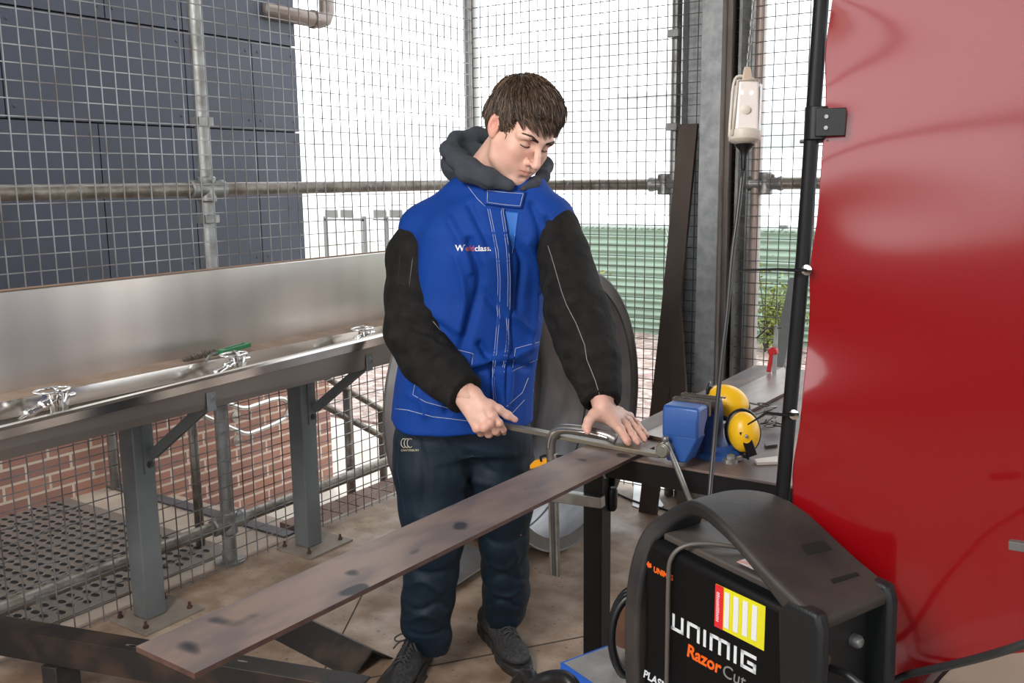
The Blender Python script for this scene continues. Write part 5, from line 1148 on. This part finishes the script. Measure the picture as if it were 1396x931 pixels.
# nails, lashes and brows
def hx_(p, k=.0008):
    n_ = NH.find_nearest(Vector(p)); return Vector(hw(np.array(n_[0])+np.array(n_[1])*(k if np.array(n_[1])[1] > 0 else -k)))
for s_ in (-1, 1):
    lash = [hx_((s_*(.031+.0155*math.cos(a)), .0735+.0135*math.sin(max(0, 1))*math.sqrt(max(0, 1-math.cos(a)**2*.75)), -.0055-.0015*math.sin(a))) for a in np.linspace(PI, 0, 12)]
    MB().tube(lash, [.0005]+[.0013]*10+[.0005], 6).build('eyelashes', mat('lash', (.02, .012, .009), .6), man, smooth=True)
    bm2 = MB(); R_ = random.Random(11+s_)
    for k in range(190):
        u = R_.random(); p = np.array((.012, .0985, .0185))*(1-u)+np.array((.052, .079, .0215))*u+np.array((0, .0035*math.sin(u*PI), .0045*math.sin(u*2.4))); th_ = (.0031*(1-.5*u))
        p = p+np.array((0, 0, R_.uniform(-th_, th_))); q = p+np.array((.0060, -.0028, .0022*(1-u)-.0012)); p[0] *= s_; q[0] *= s_
        bm2.tube([hx_(p), hx_((p+q)/2+np.array((0, .0007, 0))), hx_(q)], [.0006, .0006, .0003], 3, cap=False)
    bm2.build('eyebrow', hairm, man)
hs_hit = None
# -------- hair
def scalp(a, e):   # point on the skull for azimuth a (0 = face, + = his left) and elevation e
    d = np.array([math.sin(a)*math.cos(e), math.cos(a)*math.cos(e), math.sin(e)]); return d
HT = BVHTree.FromPolygons([tuple(v) for v in hV], [tuple(int(i) for i in f) for f in hF])
def onhead(d, c=(0, -.012, .03), lift=0.):
    d = Vector(d).normalized(); h = HT.ray_cast(Vector(c)+d*.3, -d)
    return (np.array(h[0])+np.array(d)*lift) if h[0] is not None else np.array(c)+np.array(d)*.09
S = SDF((-.11, -.14, -.09), (.11, .13, .165), .003)
S.ell((0, -.018, .047), (.083, .101, .090), None, 0); S.ell((0, .028, .075), (.066, .064, .046), None, .03); S.ell((0, -.045, .0), (.074, .075, .07), None, .02)
# cut away: the face, ears, neck
S.ell((0, .115, -.045), (.105, .080, .105), None, .006, 'sub')
S.ell((.010, .105, .040), (.056, .055, .040), None, .008, 'sub'); S.ell((.050, .070, .030), (.026, .030, .030), None, .006, 'sub')
for s_ in (-1, 1): S.ell((s_*.085, -.010, -.010), (.020, .024, .036), None, .004, 'sub'); S.ell((s_*.075, .045, -.055), (.04, .036, .065), None, .004, 'sub')
S.ell((0, -.03, -.16), (.12, .13, .105), None, .01, 'sub')
cV, cF = S.mesh(1); cV = cV+vnormals(cV, cF)*(noise3(cV*np.array([2.2, 1, 1]), 90, 5)*.0012)[:, None]
hair = vbuild('hair', hc_+(cV*HS)@HB.T, cF, hairm, man)
CT = BVHTree.FromPolygons([tuple(v) for v in cV], [tuple(int(i) for i in f) for f in cF])
def lock(p0, dirs, n, r, mb, grav=0., lift0=.001, stick=.004, tree=None):
    p = np.array(p0); pts = [p.copy()]; d = np.array(dirs, float); d /= np.linalg.norm(d); st = n
    for k in range(6):
        q = p+d*st; near = (tree or CT).find_nearest(Vector(q))
        if near[0] is not None and near[3] < (.012 if tree is None else .02):
            nn = np.array(near[1]); q = np.array(near[0])+nn*(stick+.0004*k)
            d = d-nn*(d@nn)
        d = d+np.array([0, 0, -grav]); d /= np.linalg.norm(d); p = q; pts.append(p.copy())
    w_ = [Vector(hc_+HB@(x*HS)) for x in pts]; mb.tube(w_, [r*.6, r, r, r*.85, r*.6, r*.35, r*.08][:len(w_)], 4, flat=.5, cap=False)
R_ = random.Random(21); mbs = [MB(), MB()]
crown = np.array([0, -.075, .105])
for k in range(4200):
    a = R_.uniform(-PI, PI); e = math.asin(R_.uniform(-.35, 1)); d = np.array([math.sin(a)*math.cos(e), math.cos(a)*math.cos(e), math.sin(e)])
    h = CT.ray_cast(Vector((0, -.012, .03))+Vector(d)*.3, -Vector(d))
    if h[0] is None: continue
    p = np.array(h[0]); nn = np.array(h[1])
    flow = (p-crown); flow = flow-nn*(flow@nn); L_ = np.linalg.norm(flow)
    if L_ < 1e-4: continue
    flow = flow/L_; sidef = np.array([-.25, .25, -.35]) if abs(p[0]) > .05 else np.array([-.38, .35, 0])
    dd_ = flow+sidef*(.8 if p[2] > .02 else .3)+np.array([R_.gauss(0, .22) for _ in range(3)])
    ln = R_.uniform(.0045, .0085)*(1 if p[2] > .02 else .55)
    lock(p, dd_, ln, R_.uniform(.0010, .0021), mbs[0 if R_.random() < .72 else 1], grav=.10, stick=R_.uniform(.0005, .0055)+(.004 if R_.random() < .12 else 0))
# fringe over the forehead, brushed towards his left
for k in range(420):
    u = R_.uniform(-1, 1); z0 = .084-.012*u*u+(.010 if u > .2 else 0); p = onhead((u*.058, .058, z0), c=(0, 0, .03), lift=.007)+np.array([0, R_.uniform(-.014, .004), R_.uniform(-.002, .006)])
    gr = .16+.20*R_.random(); l_ = .0085+(.0060*R_.random() if u < -.05 else .0022*R_.random())-.0020*max(0, u)
    lock(p, (-.42+.25*R_.gauss(0, 1), .45, -.9), l_, R_.uniform(.0008, .0019), mbs[0 if R_.random() < .7 else 1], grav=gr, stick=R_.uniform(.003, .008), tree=HT)
HF = Hit(hW, hF)
for (rx, ry), (mx_, my_), (tx, ty) in [((708, 156), (711, 166), (714, 177)), ((716, 156), (720, 168), (727, 181)), ((722, 157), (728, 170), (733, 186)), ((730, 158), (737, 172), (741, 190)), ((738, 160), (745, 173), (748, 188)), ((745, 162), (750, 174), (752, 184)), ((752, 164), (754, 172), (756, 182)), ((700, 158), (699, 166), (702, 172)), ((726, 156), (735, 168), (745, 182))]:
    for k in range(16):
        j = R_.gauss(0, 2.2); j2 = R_.gauss(0, 1.6); mb = mbs[0 if R_.random() < .7 else 1]
        pts = [Vector(HF(rx+j*1.6, ry+R_.uniform(-3, 3), .009+R_.uniform(0, .004))), Vector(HF(mx_+j, my_+j2*.4, .0085+R_.uniform(0, .003))), Vector(HF(tx+j*.5, ty+j2*1.4, .0045))]
        mb.tube(smoothpath(pts, 3), [.0012, .0014, .0014, .0012, .0009, .0006, .0002], 4, flat=.5, cap=False)
# sideburns
for s_ in (-1, 1):
    for k in range(120):
        p = onhead((s_*.07, .010+R_.uniform(-.010, .014), R_.uniform(-.018, .03)), c=(0, R_.uniform(.0, .02), .01), lift=.002)
        lock(p, (0, .25+R_.gauss(0, .15), -1), .0036, R_.uniform(.0008, .0014), mbs[0], grav=.05, stick=.0025)
mbs[0].build('hair_locks', hairm, hair, smooth=True)['kind'] = 'stuff'; mbs[1].build('hair_locks', hair2, hair, smooth=True)['kind'] = 'stuff'

# -------- jacket body
RT = (.669, .743)
def sec(x, y, dep, w, d, rt=RT, z=None):
    p = P(x, y, dep); return ((p[0], p[1], p[2] if z is None else z), rt, w, d)
J = SDF((-1.95, 1.70, .74), (-1.05, 2.50, 1.48), .006)
JS = [sec(629, 575, 2.63, .197, .150), sec(631, 545, 2.62, .195, .148), sec(636, 505, 2.60, .190, .142), sec(645, 455, 2.58, .186, .138), sec(653, 400, 2.56, .182, .138), sec(662, 350, 2.53, .188, .140), sec(668, 315, 2.51, .192, .130), sec(674, 292, 2.50, .178, .112), sec(680, 278, 2.49, .150, .10), sec(688, 262, 2.48, .095, .088), sec(693, 250, 2.47, .078, .078)]
J.loft(JS, .0)
J.path([P(600, 305, 2.54), P(640, 275, 2.50), P(683, 262, 2.48)], [.070, .062, .060], .05); J.path([P(740, 300, 2.46), P(715, 275, 2.47), P(683, 262, 2.48)], [.062, .058, .058], .05)
J.path([P(574, 312, 2.55), P(600, 312, 2.54)], [.062, .075], .04); J.path([P(755, 300, 2.45), P(735, 312, 2.47), P(710, 285, 2.47)], [.052, .066, .06], .04)
# collar stand wrapping the neck, open at the top
nk = hw((0, -.02, -.165))
J.ell(P(697, 236, 2.46), (.066, .066, .040), None, .006, 'sub')
# hem: hollow from below, slightly dipping
J.plane(P(630, 578, 2.60), (-.10, .05, -1.), .004)
JI = P(630, 580, 2.62); J.ell(JI-np.array([0, 0, .02]), (.165, .125, .06), np.array([[RT[0], -RT[1], 0], [RT[1], RT[0], 0], [0, 0, 1]]), .01, 'sub')
jV, jF = J.mesh(3)
H0 = Hit(jV, jF)
N0 = vnormals(jV, jF); zt = jV[:, 2]
amp = np.clip((1.25-zt)/.35, .25, 1)
jV = jV+N0*((noise3(jV*np.array([1, 1, .45]), 16, 31, 3)*.0045)*amp)[:, None]
folds = [([(640, 330), (655, 380), (640, 440), (628, 480)], .012, -.007), ([(700, 330), (712, 360), (706, 420)], .010, -.006), ([(622, 350), (633, 400), (625, 450)], .010, .005),
         ([(618, 520), (650, 505), (690, 497), (722, 500)], .009, -.008), ([(612, 512), (650, 494), (700, 484), (735, 476)], .010, .007), ([(720, 330), (733, 370), (730, 420), (722, 470)], .012, .006),
         ([(655, 470), (672, 500), (678, 540), (676, 575)], .010, -.008), ([(695, 500), (692, 540), (680, 570)], .010, .007), ([(580, 480), (600, 520), (610, 560)], .011, -.006), ([(560, 500), (572, 530), (580, 565)], .011, .005),
         ([(640, 280), (655, 310), (668, 340)], .009, -.005), ([(725, 280), (735, 310), (738, 340)], .010, -.006), ([(612, 300), (628, 330), (640, 370)], .010, .005), ([(745, 300), (742, 350), (735, 400)], .010, -.006),
         ([(660, 400), (690, 440), (700, 480)], .012, -.004), ([(700, 430), (725, 450), (740, 440)], .010, .005), ([(560, 540), (600, 552), (640, 552)], .010, .003), ([(590, 440), (615, 460), (630, 500)], .012, -.006)]
for f, w_, h_ in folds:
    N1 = vnormals(jV, jF); jV = stroke(jV, jF, smoothpath([Vector(H0(*p)) for p in f], 4), w_, h_*2.0, N1)
jV = lap(jV, jF, 1)
jac = vbuild('jacket', jV, jF, jblue, man)
HJ = Hit(jV, jF)
def seam(pts, par, H, r=.0008, name='stitching', m=thread, dbl=None, lift=.0006):
    mb = MB()
    def run(pp):
        q = []
        for a, b_ in zip(pp, pp[1:]):
            n = max(2, int(math.dist(a, b_)/5)); q += [(a[0]+(b_[0]-a[0])*t/n, a[1]+(b_[1]-a[1])*t/n) for t in range(n)]
        q.append(pp[-1]); mb.tube([Vector(H(x, y, lift)) for x, y in q], r, 5)
    run(pts)
    if dbl: run([(x+dbl[0], y+dbl[1]) for x, y in pts])
    return mb.build(name, m, par, smooth=True)
def patch(poly, par, H, name, m, th=.003, lift=.001, n=14, bevel=0.):   # a cloth piece laid on a surface: quad patch between 4 pixel corners
    (x0, y0), (x1, y1), (x2, y2), (x3, y3) = poly; vs = []
    for j in range(n+1):
        for i in range(n+1):
            u, v = i/n, j/n; x = (x0*(1-u)+x1*u)*(1-v)+(x3*(1-u)+x2*u)*v; y = (y0*(1-u)+y1*u)*(1-v)+(y3*(1-u)+y2*u)*v
            vs.append(tuple(H(x, y, lift)))
    V_ = np.array(vs); V_ = V_.reshape(n+1, n+1, 3)
    for _ in range(2): V_[1:-1, 1:-1] = (V_[:-2, 1:-1]+V_[2:, 1:-1]+V_[1:-1, :-2]+V_[1:-1, 2:])/4
    fs = [(j*(n+1)+i, j*(n+1)+i+1, (j+1)*(n+1)+i+1, (j+1)*(n+1)+i) for j in range(n) for i in range(n)]
    mb = MB(); mb.add(V_.reshape(-1, 3), fs); o = mb.build(name, m, par, smooth=True)
    k = o.modifiers.new('thick', 'SOLIDIFY'); k.thickness = th; k.offset = 0; return o
# placket, its double stitching, pockets, collar tab
pl = [(684, 270), (690, 300), (694, 340), (697, 400), (695, 450), (690, 490), (684, 530), (682, 568)]
pr = [(712, 285), (708, 300), (704, 330), (700, 400)]
mbp = MB(); L_ = [(663, 285), (668, 310), (674, 340), (677, 380), (676, 430), (672, 480), (668, 520), (672, 574)]; Rr = [(687, 284), (691, 310), (695, 340), (697, 380), (696, 430), (693, 480), (688, 512), (690, 572)]
def lerp_path(pp, n):
    d = [0]
    for a, b_ in zip(pp, pp[1:]): d.append(d[-1]+math.dist(a, b_))
    return [(float(np.interp(t, d, [q[0] for q in pp])), float(np.interp(t, d, [q[1] for q in pp]))) for t in np.linspace(0, d[-1], n)]
A_, B_ = lerp_path(L_, 60), lerp_path(Rr, 60); vs = []; nx = 5
for a, b_ in zip(A_, B_):
    for i in range(nx+1): x, y = a[0]+(b_[0]-a[0])*i/nx, a[1]+(b_[1]-a[1])*i/nx; vs.append(tuple(HJ(x, y, .003)))
fs = [(j*(nx+1)+i, j*(nx+1)+i+1, (j+1)*(nx+1)+i+1, (j+1)*(nx+1)+i) for j in range(59) for i in range(nx)]
pk_ = MB().add(vs, fs).build('front_placket', jblue, jac, smooth=True); k_ = pk_.modifiers.new('thick', 'SOLIDIFY'); k_.thickness = .004
HP = Hit(np.array(vs), np.array(fs))
seam([(x+1.5, y) for x, y in L_], jac, HP, lift=.0035, dbl=(3, 0)); seam([(x-2, y) for x, y in Rr[:7]], jac, HP, lift=.0035, dbl=(-3, 0))
light = mat('lighter blue lining', (.02, .14, .50), .6)
patch([(688, 288), (707, 290), (700, 340), (697, 338)], jac, HJ, 'inner_facing', light, .002, .0012)
seam([(706, 290), (701, 325), (698, 345)], jac, HJ)
patch([(663, 258), (716, 262), (711, 284), (660, 279)], jac, HJ, 'collar_tab', jblue, .006, .005)
seam([(666, 261), (713, 265), (709, 281), (664, 277), (666, 261)], jac, HJ, lift=.009)
seam([(638, 254), (650, 270), (661, 281), (663, 262)], jac, HJ)
seam([(609, 473), (645, 482), (642, 505), (630, 500)], jac, HJ); patch([(612, 475), (644, 483), (641, 504), (612, 500)], jac, HJ, 'pocket_flap', jblue, .004, .002)
seam([(703, 475), (735, 466)], jac, HJ); seam([(703, 475), (698, 506), (732, 490)], jac, HJ); patch([(704, 476), (734, 467), (731, 489), (699, 504)], jac, HJ, 'pocket_flap', jblue, .004, .002)
seam([(568, 512), (563, 538), (580, 548), (610, 556), (640, 555)], jac, HJ); seam([(720, 515), (712, 535), (688, 556)], jac, HJ)
seam([(539, 557), (556, 559), (590, 568), (640, 574), (690, 572), (715, 545)], jac, HJ)
# the word on the chest
def wordon(s, px, py, h_px, m, name, H, par, bold=.0, slope=0., lift=.0012):
    t = textmesh(s, 1., .0, bold); k = h_px/.72
    t.v = [tuple(H(px+x*k, py-y*k+slope*x*k, lift)) for x, y, z in t.v]; return t.build(name, m, par), max(v[0] for v in textmesh(s, 1., 0, bold).v)*k
wt = mat('white embroidery', (.82, .82, .85), .6); rdt = mat('red embroidery', (.45, .10, .14), .6)
_, w1 = wordon('W', 621, 342, 8.6, wt, 'lettering', HJ, jac, .02); _, w2 = wordon('eld', 621+w1+.3, 342, 7.8, rdt, 'lettering', HJ, jac, .02)
_, w3 = wordon('class.', 621+w1+w2+.8, 342, 7.8, wt, 'lettering', HJ, jac, .02)

# -------- sleeves
def sleeve(pts, lo, hi, seed, foldl, cutp, cutn, name='sleeve'):
    S = SDF(lo, hi, .005); S.path([P(x, y, d) for x, y, d, r in pts], [depr(r, d) for x, y, d, r in pts], .03, m=.05)
    S.plane(cutp, cutn, .002)
    S.cone(np.array(cutp)-np.array(cutn)*.012, np.array(cutp)+np.array(cutn)*.05, .030, .034, .003, 'sub')
    V, F = S.mesh(2); H = Hit(V, F); N = vnormals(V, F)
    V = V+N*(noise3(V, 22, seed, 3)*.0035)[:, None]
    for f, w_, h_ in foldl: V = stroke(V, F, smoothpath([Vector(H(*p)) for p in f], 4), w_, h_, vnormals(V, F))
    V = lap(V, F, 1); o = vbuild(name, V, F, jblack, jac); return o, Hit(V, F)
cRw = P(636, 538, 2.375); nR = (P(655, 553, 2.34)-P(615, 522, 2.41)); nR /= np.linalg.norm(nR)
sR, HR = sleeve([(573, 316, 2.55, 29), (566, 350, 2.54, 37), (566, 405, 2.53, 39), (568, 452, 2.50, 41), (582, 485, 2.47, 37), (606, 511, 2.42, 32), (634, 537, 2.375, 25), (652, 553, 2.35, 23)],
                (-1.90, 1.60, .76), (-1.15, 2.25, 1.50), 41,
                [([(550, 436), (580, 452), (605, 446)], .012, -.007), ([(535, 462), (565, 456), (592, 466)], .012, .006), ([(545, 486), (575, 474), (600, 462)], .010, -.007), ([(560, 500), (592, 492), (610, 476)], .010, .005), ([(575, 522), (596, 506), (622, 498)], .008, -.004), ([(535, 400), (565, 415), (600, 405)], .012, -.005), ([(560, 300), (580, 330), (600, 345)], .010, .004), ([(585, 530), (605, 520), (622, 505)], .008, .004), ([(530, 425), (560, 430), (590, 425)], .010, .005)], cRw, nR)
cLw = P(821, 551, 2.245); nL = (P(823, 575, 2.2)-P(815, 520, 2.27)); nL /= np.linalg.norm(nL)
sL, HL = sleeve([(752, 298, 2.455, 22), (761, 312, 2.44, 27), (769, 345, 2.42, 32), (777, 385, 2.39, 37), (787, 425, 2.34, 41), (797, 460, 2.31, 41), (808, 495, 2.28, 36), (817, 530, 2.255, 27), (821, 556, 2.24, 23)],
                (-1.5, 1.60, .76), (-.85, 2.40, 1.50), 43,
                [([(745, 396), (775, 412), (806, 404)], .012, -.006), ([(748, 424), (780, 416), (815, 426)], .012, .006), ([(756, 444), (785, 436), (812, 446)], .010, -.005), ([(772, 476), (800, 462), (825, 466)], .010, .004), ([(770, 490), (800, 495), (835, 485)], .009, -.005), ([(765, 300), (762, 340), (750, 370)], .010, .004), ([(790, 520), (812, 522), (838, 515)], .008, .004)], cLw, nL)
seam([(747, 335), (752, 350), (765, 395), (772, 415), (785, 440), (797, 470), (800, 490), (812, 520), (818, 540)], sL, HL, .0009, m=mat('grey thread', (.28, .28, .27), .7))
seam([(546, 345), (543, 385), (556, 390), (563, 350)], sR, HR, .0011, m=mat('black thread', (.008, .008, .008), .6)); seam([(563, 350), (558, 390)], sR, HR, .0014, name='zip', m=darksteel)
seam([(604, 400), (598, 418)], sR, HR, .0009, m=mat('grey thread', (.28, .28, .27), .7)); seam([(590, 438), (600, 450)], sR, HR, .0009, m=mat('grey thread', (.28, .28, .27), .7))
for H, par, x, y in ((HR, sR, 640, 527), (HL, sL, 821, 545)):
    q = H(x, y, 0); n_ = -np.array(ray(x, y)); n_ /= np.linalg.norm(n_); MB().lathe([(.0042, 0), (.0042, .0015), (.002, .0022), (0, .0022)], q, n_, 14).build('snap_button', galv, par)

# -------- hood of the hoodie
Hd = SDF((-1.85, 1.75, 1.28), (-1.20, 2.45, 1.66), .005)
hp = lambda x, y, d, r: (P(x, y, d), depr(r, d))
Hd.ell(P(643, 224, 2.52), (.083, .083, .062), None, .01); Hd.ell(P(690, 222, 2.60), (.085, .07, .060), None, .03)
rimp = [hp(694, 250, 2.37, 5), hp(668, 238, 2.37, 8), hp(642, 226, 2.39, 10), hp(622, 217, 2.42, 12), hp(612, 204, 2.46, 11), hp(622, 190, 2.51, 10), hp(650, 184, 2.57, 10), hp(690, 190, 2.64, 12), (P(725, 205, 2.64), .024), (P(742, 226, 2.56), .022), (P(740, 240, 2.47), .016), (P(728, 250, 2.41), .012), (P(712, 257, 2.385), .007)]
Hd.path([a for a, b_ in rimp], [b_ for a, b_ in rimp], .018)
Hd.path([P(634, 236, 2.40), P(664, 246, 2.37), P(694, 255, 2.37)], [.024, .018, .010], .02)
Hd.ell(hw((0, -.045, -.10)), (.070, .075, .11), HB, .012, 'sub'); Hd.cone(hw((0, .0, -.11)), hw((0, .05, -.02)), .058, .062, .01, 'sub')
Hd.ell(P(646, 200, 2.49), (.040, .040, .048), None, .014, 'sub')
dV, dF = biggest(*Hd.mesh(2)); HH = Hit(dV, dF); dV = dV+vnormals(dV, dF)*(noise3(dV, 28, 51)*.001)[:, None]
for f, w_, h_ in [([(612, 232), (640, 240), (668, 252)], .008, .004), ([(625, 220), (645, 235), (660, 255)], .006, -.005), ([(606, 225), (612, 205), (630, 193)], .006, -.003)]: dV = stroke(dV, dF, smoothpath([Vector(HH(*p)) for p in f], 4), w_, h_)
vbuild('hood', dV, dF, hoodm, man)

# -------- trousers
T = SDF((-1.95, 1.60, .06), (-1.15, 2.55, .92), .006)
T.loft([sec(634, 610, 2.66, .178, .125), sec(634, 590, 2.66, .182, .13), sec(634, 560, 2.66, .180, .13), sec(636, 540, 2.66, .17, .12)], 0)
legR = [(592, 605, 2.64, 56), (592, 640, 2.64, 55), (592, 690, 2.64, 47), (591, 735, 2.66, 41), (588, 780, 2.69, 36), (584, 815, 2.71, 35), (580, 848, 2.73, 31), (590, 868, 2.74, 23), (592, 882, 2.75, 19)]
legL = [(672, 605, 2.68, 54), (678, 640, 2.69, 49), (686, 690, 2.71, 40), (687, 735, 2.74, 33), (688, 775, 2.79, 31), (690, 805, 2.83, 31), (688, 830, 2.86, 27), (686, 848, 2.88, 19)]
for lg in (legR, legL): T.path([P(x, y, d) for x, y, d, r in lg], [depr(r, d) for x, y, d, r in lg], .022, m=.05)
T.cone(P(636, 655, 2.60), P(636, 700, 2.62), .012, .012, .02, 'sub')
tV, tF = T.mesh(2); H0 = Hit(tV, tF); NT = vnormals(tV, tF)
tV = tV+NT*(noise3(tV*np.array([1, 1, .6]), 18, 61, 3)*.0045*np.clip((.95-tV[:, 2])/.3, .4, 1))[:, None]
for f, w_, h_ in [([(556, 770), (585, 782), (612, 776)], .010, -.005), ([(552, 800), (575, 792), (600, 806)], .010, .006), ([(550, 822), (572, 832), (596, 822), (612, 830)], .009, -.006), ([(556, 846), (580, 838), (606, 850)], .009, .006), ([(560, 862), (585, 866), (606, 858)], .006, -.005),
                  ([(668, 768), (690, 776), (708, 758)], .010, .005), ([(664, 792), (684, 784), (712, 790)], .010, -.005), ([(670, 806), (694, 812), (714, 798)], .010, .006), ([(664, 824), (684, 818), (706, 828)], .008, -.006), ([(700, 740), (704, 770), (712, 795)], .010, .004),
                  ([(640, 620), (665, 640), (710, 650)], .012, -.006), ([(645, 655), (680, 665), (715, 690)], .012, .005), ([(570, 600), (580, 650), (575, 700)], .012, -.005), ([(605, 600), (625, 640), (632, 660)], .012, .006), ([(560, 720), (590, 735), (620, 728)], .010, -.004), ([(665, 735), (690, 742), (714, 730)], .010, -.004), ([(610, 590), (640, 612), (700, 620)], .010, .004)]:
    tV = stroke(tV, tF, smoothpath([Vector(H0(*p)) for p in f], 4), w_, h_, vnormals(tV, tF))
tV = lap(tV, tF, 1); trs = vbuild('trousers', tV, tF, navy, man); HTr = Hit(tV, tF)
seam([(545, 600), (541, 640), (553, 700), (566, 740)], trs, HTr, .0010, m=mat('navy thread', (.01, .02, .035), .5), name='side_seam')
emb = mat('gold print', (.5, .45, .34), .5)
for k in range(3):
    cx_, cy_ = 551+4.2*k, 604; ring_ = [(cx_+4.0*math.cos(a), cy_+6*math.sin(a)) for a in np.linspace(.9 if k else .9, 2*PI-.9, 12)]
    seam(ring_, trs, HTr, .0013, name='emblem_c', m=emb)
wordon('CANTERBURY', 547, 615, 2.8, emb, 'lettering', HTr, trs, .01)

# -------- shoes
def shoe(heel, toe, ankle, lean=0.):
    h, t = np.array(heel), np.array(toe); f = t-h; L_ = np.linalg.norm(f); f = f/L_; s_ = np.cross(f, Zv3); k = L_/.30
    W = lambda a, b_, c: h+f*a*k+s_*b_*k+Zv3*c*k
    M = np.stack([f, s_, Zv3], 1)
    S = SDF(np.minimum(h, t)-.09, np.maximum(h, t)+np.array([.09, .09, .19]), .0032)
    S.ell(W(.065, 0, .052), (.062, .036, .040), M, 0); S.ell(W(.14, .0, .048), (.085, .038, .038), M, .02); S.ell(W(.215, .004, .040), (.080, .045, .028), M, .02)
    S.path([W(.055, 0, .06), np.array(ankle)*1.0], [.040, .036], .025); S.cone(W(.12, 0, .075), W(.19, 0, .058), .026, .020, .02)
    S.ell(np.array(ankle)+np.array([0, 0, .035]), (.036, .036, .045), None, .004, 'sub')
    S.plane(W(0, 0, .012), (0, 0, -1)); V, F = biggest(*S.mesh(2))
    N = vnormals(V, F); V = V+N*(noise3(V, 120, 71)*.0005)[:, None]
    up = vbuild('shoe', V, F, shoem, man)
    S2 = SDF(np.minimum(h, t)-.07, np.maximum(h, t)+np.array([.07, .07, .08]), .0035)
    for a, w_ in ((.035, .034), (.07, .037), (.11, .035), (.15, .038), (.20, .046), (.235, .045), (.26, .036)):
        S2.ell(W(a, .003 if a > .15 else 0, .018), (.046, w_+.003, .05), M, .012)
    S2.plane(W(0, 0, .028), (0, 0, 1), .004); S2.plane(W(0, 0, .001), (0, 0, -1), .004)
    v2, f2 = S2.mesh(2); sl = vbuild('sole', v2, f2, solem, up)
    T_ = BVHTree.FromPolygons([tuple(v) for v in V], [tuple(int(i) for i in q) for q in F])
    def topat(a, b_): 
        r = T_.ray_cast(Vector(W(a, b_, .3)), Vector((0, 0, -1))); return (r[0]+Vector((0, 0, .002))) if r[0] is not None else Vector(W(a, b_, .06))
    tg = MB(); tg.tube([topat(.105, 0)+Vector((0, 0, .012)), topat(.13, 0), topat(.17, 0), topat(.205, 0)], [.018, .019, .017, .012], 10, flat=.3); tg.build('tongue', shoem, up, smooth=True)
    lc = MB()
    for i in range(6):
        a = .118+.015*i; lc.tube([topat(a, -.020), topat(a+.004, -.008)+Vector((0, 0, .006)), topat(a+.012, .008)+Vector((0, 0, .006)), topat(a+.015, .020)], .003, 6)
        lc.tube([topat(a, .020), topat(a+.004, .008)+Vector((0, 0, .007)), topat(a+.012, -.008)+Vector((0, 0, .007)), topat(a+.015, -.020)], .003, 6)
    c = topat(.125, 0)+Vector((0, 0, .012))
    for sg in (-1, 1):
        lc.tube(smoothpath([c, c+Vector(M[:, 1])*sg*.02+Vector((0, 0, .012)), c+Vector(M[:, 1])*sg*.042+Vector(M[:, 0])*.012+Vector((0, 0, .002)), c+Vector(M[:, 1])*sg*.03+Vector(M[:, 0])*.02-Vector((0, 0, .004)), c+Vector(M[:, 0])*.004], 5), .0028, 6)
        lc.tube(smoothpath([c, c+Vector(M[:, 1])*sg*.022+Vector(M[:, 0])*.03, c+Vector(M[:, 1])*sg*.036+Vector(M[:, 0])*.045-Vector((0, 0, .014))], 5), .0026, 6)
    lc.build('laces', mat('black lace', (.035, .035, .036), .7), up, smooth=True)
    q = topat(.115, 0)+Vector((0, 0, .013)); MB().extrude([q+Vector(M[:, 1])*a+Vector(M[:, 0])*b_ for a, b_ in ((-.007, -.006), (.007, -.006), (.007, .012), (-.007, .012))], (0, 0, .002)).build('tongue_label', mat('pale label', (.45, .45, .46), .6), up)
    sk = MB().tube([Vector(W(.06, 0, .06)), Vector(ankle)+Vector((0, 0, .07))], [.033, .034], 18); sk.build('sock', mat('black sock', (.012, .013, .015), .9), up, smooth=True)
shoe((-1.650, 2.295, 0), (-1.362, 2.100, 0), aL+np.array([-.005, .01, -.03]))
shoe((-1.705, 2.060, 0), (-1.600, 1.775, 0), aR+np.array([-.005, .01, -.02]))
# ------------------------------------------------------------ light
w = bpy.data.worlds.new('overcast sky'); scene.world = w; w.use_nodes = True
bgn = w.node_tree.nodes['Background']; bgn.inputs[0].default_value = (.93, .97, 1, 1); bgn.inputs[1].default_value = 3.2
def area(name, loc, tgt, size, power, col=(1, 1, 1), sy=None):
    l = bpy.data.lights.new(name, 'AREA'); l.energy = power; l.color = col; l.size = size
    if sy: l.shape = 'RECTANGLE'; l.size_y = sy
    o = bpy.data.objects.new(name, l); COL.objects.link(o); o.location = loc
    o.rotation_euler = (Vector(tgt)-Vector(loc)).to_track_quat('-Z', 'Y').to_euler(); return o
area('studio_lamp', (-1.1, -.7, 2.6), (-1.45, 2.1, 1.2), .8, 75, (1, .95, .9))
vs = scene.view_settings; vs.view_transform = 'Standard'; vs.look = 'None'; vs.exposure = 0.; vs.gamma = 1; vs.use_curve_mapping = False
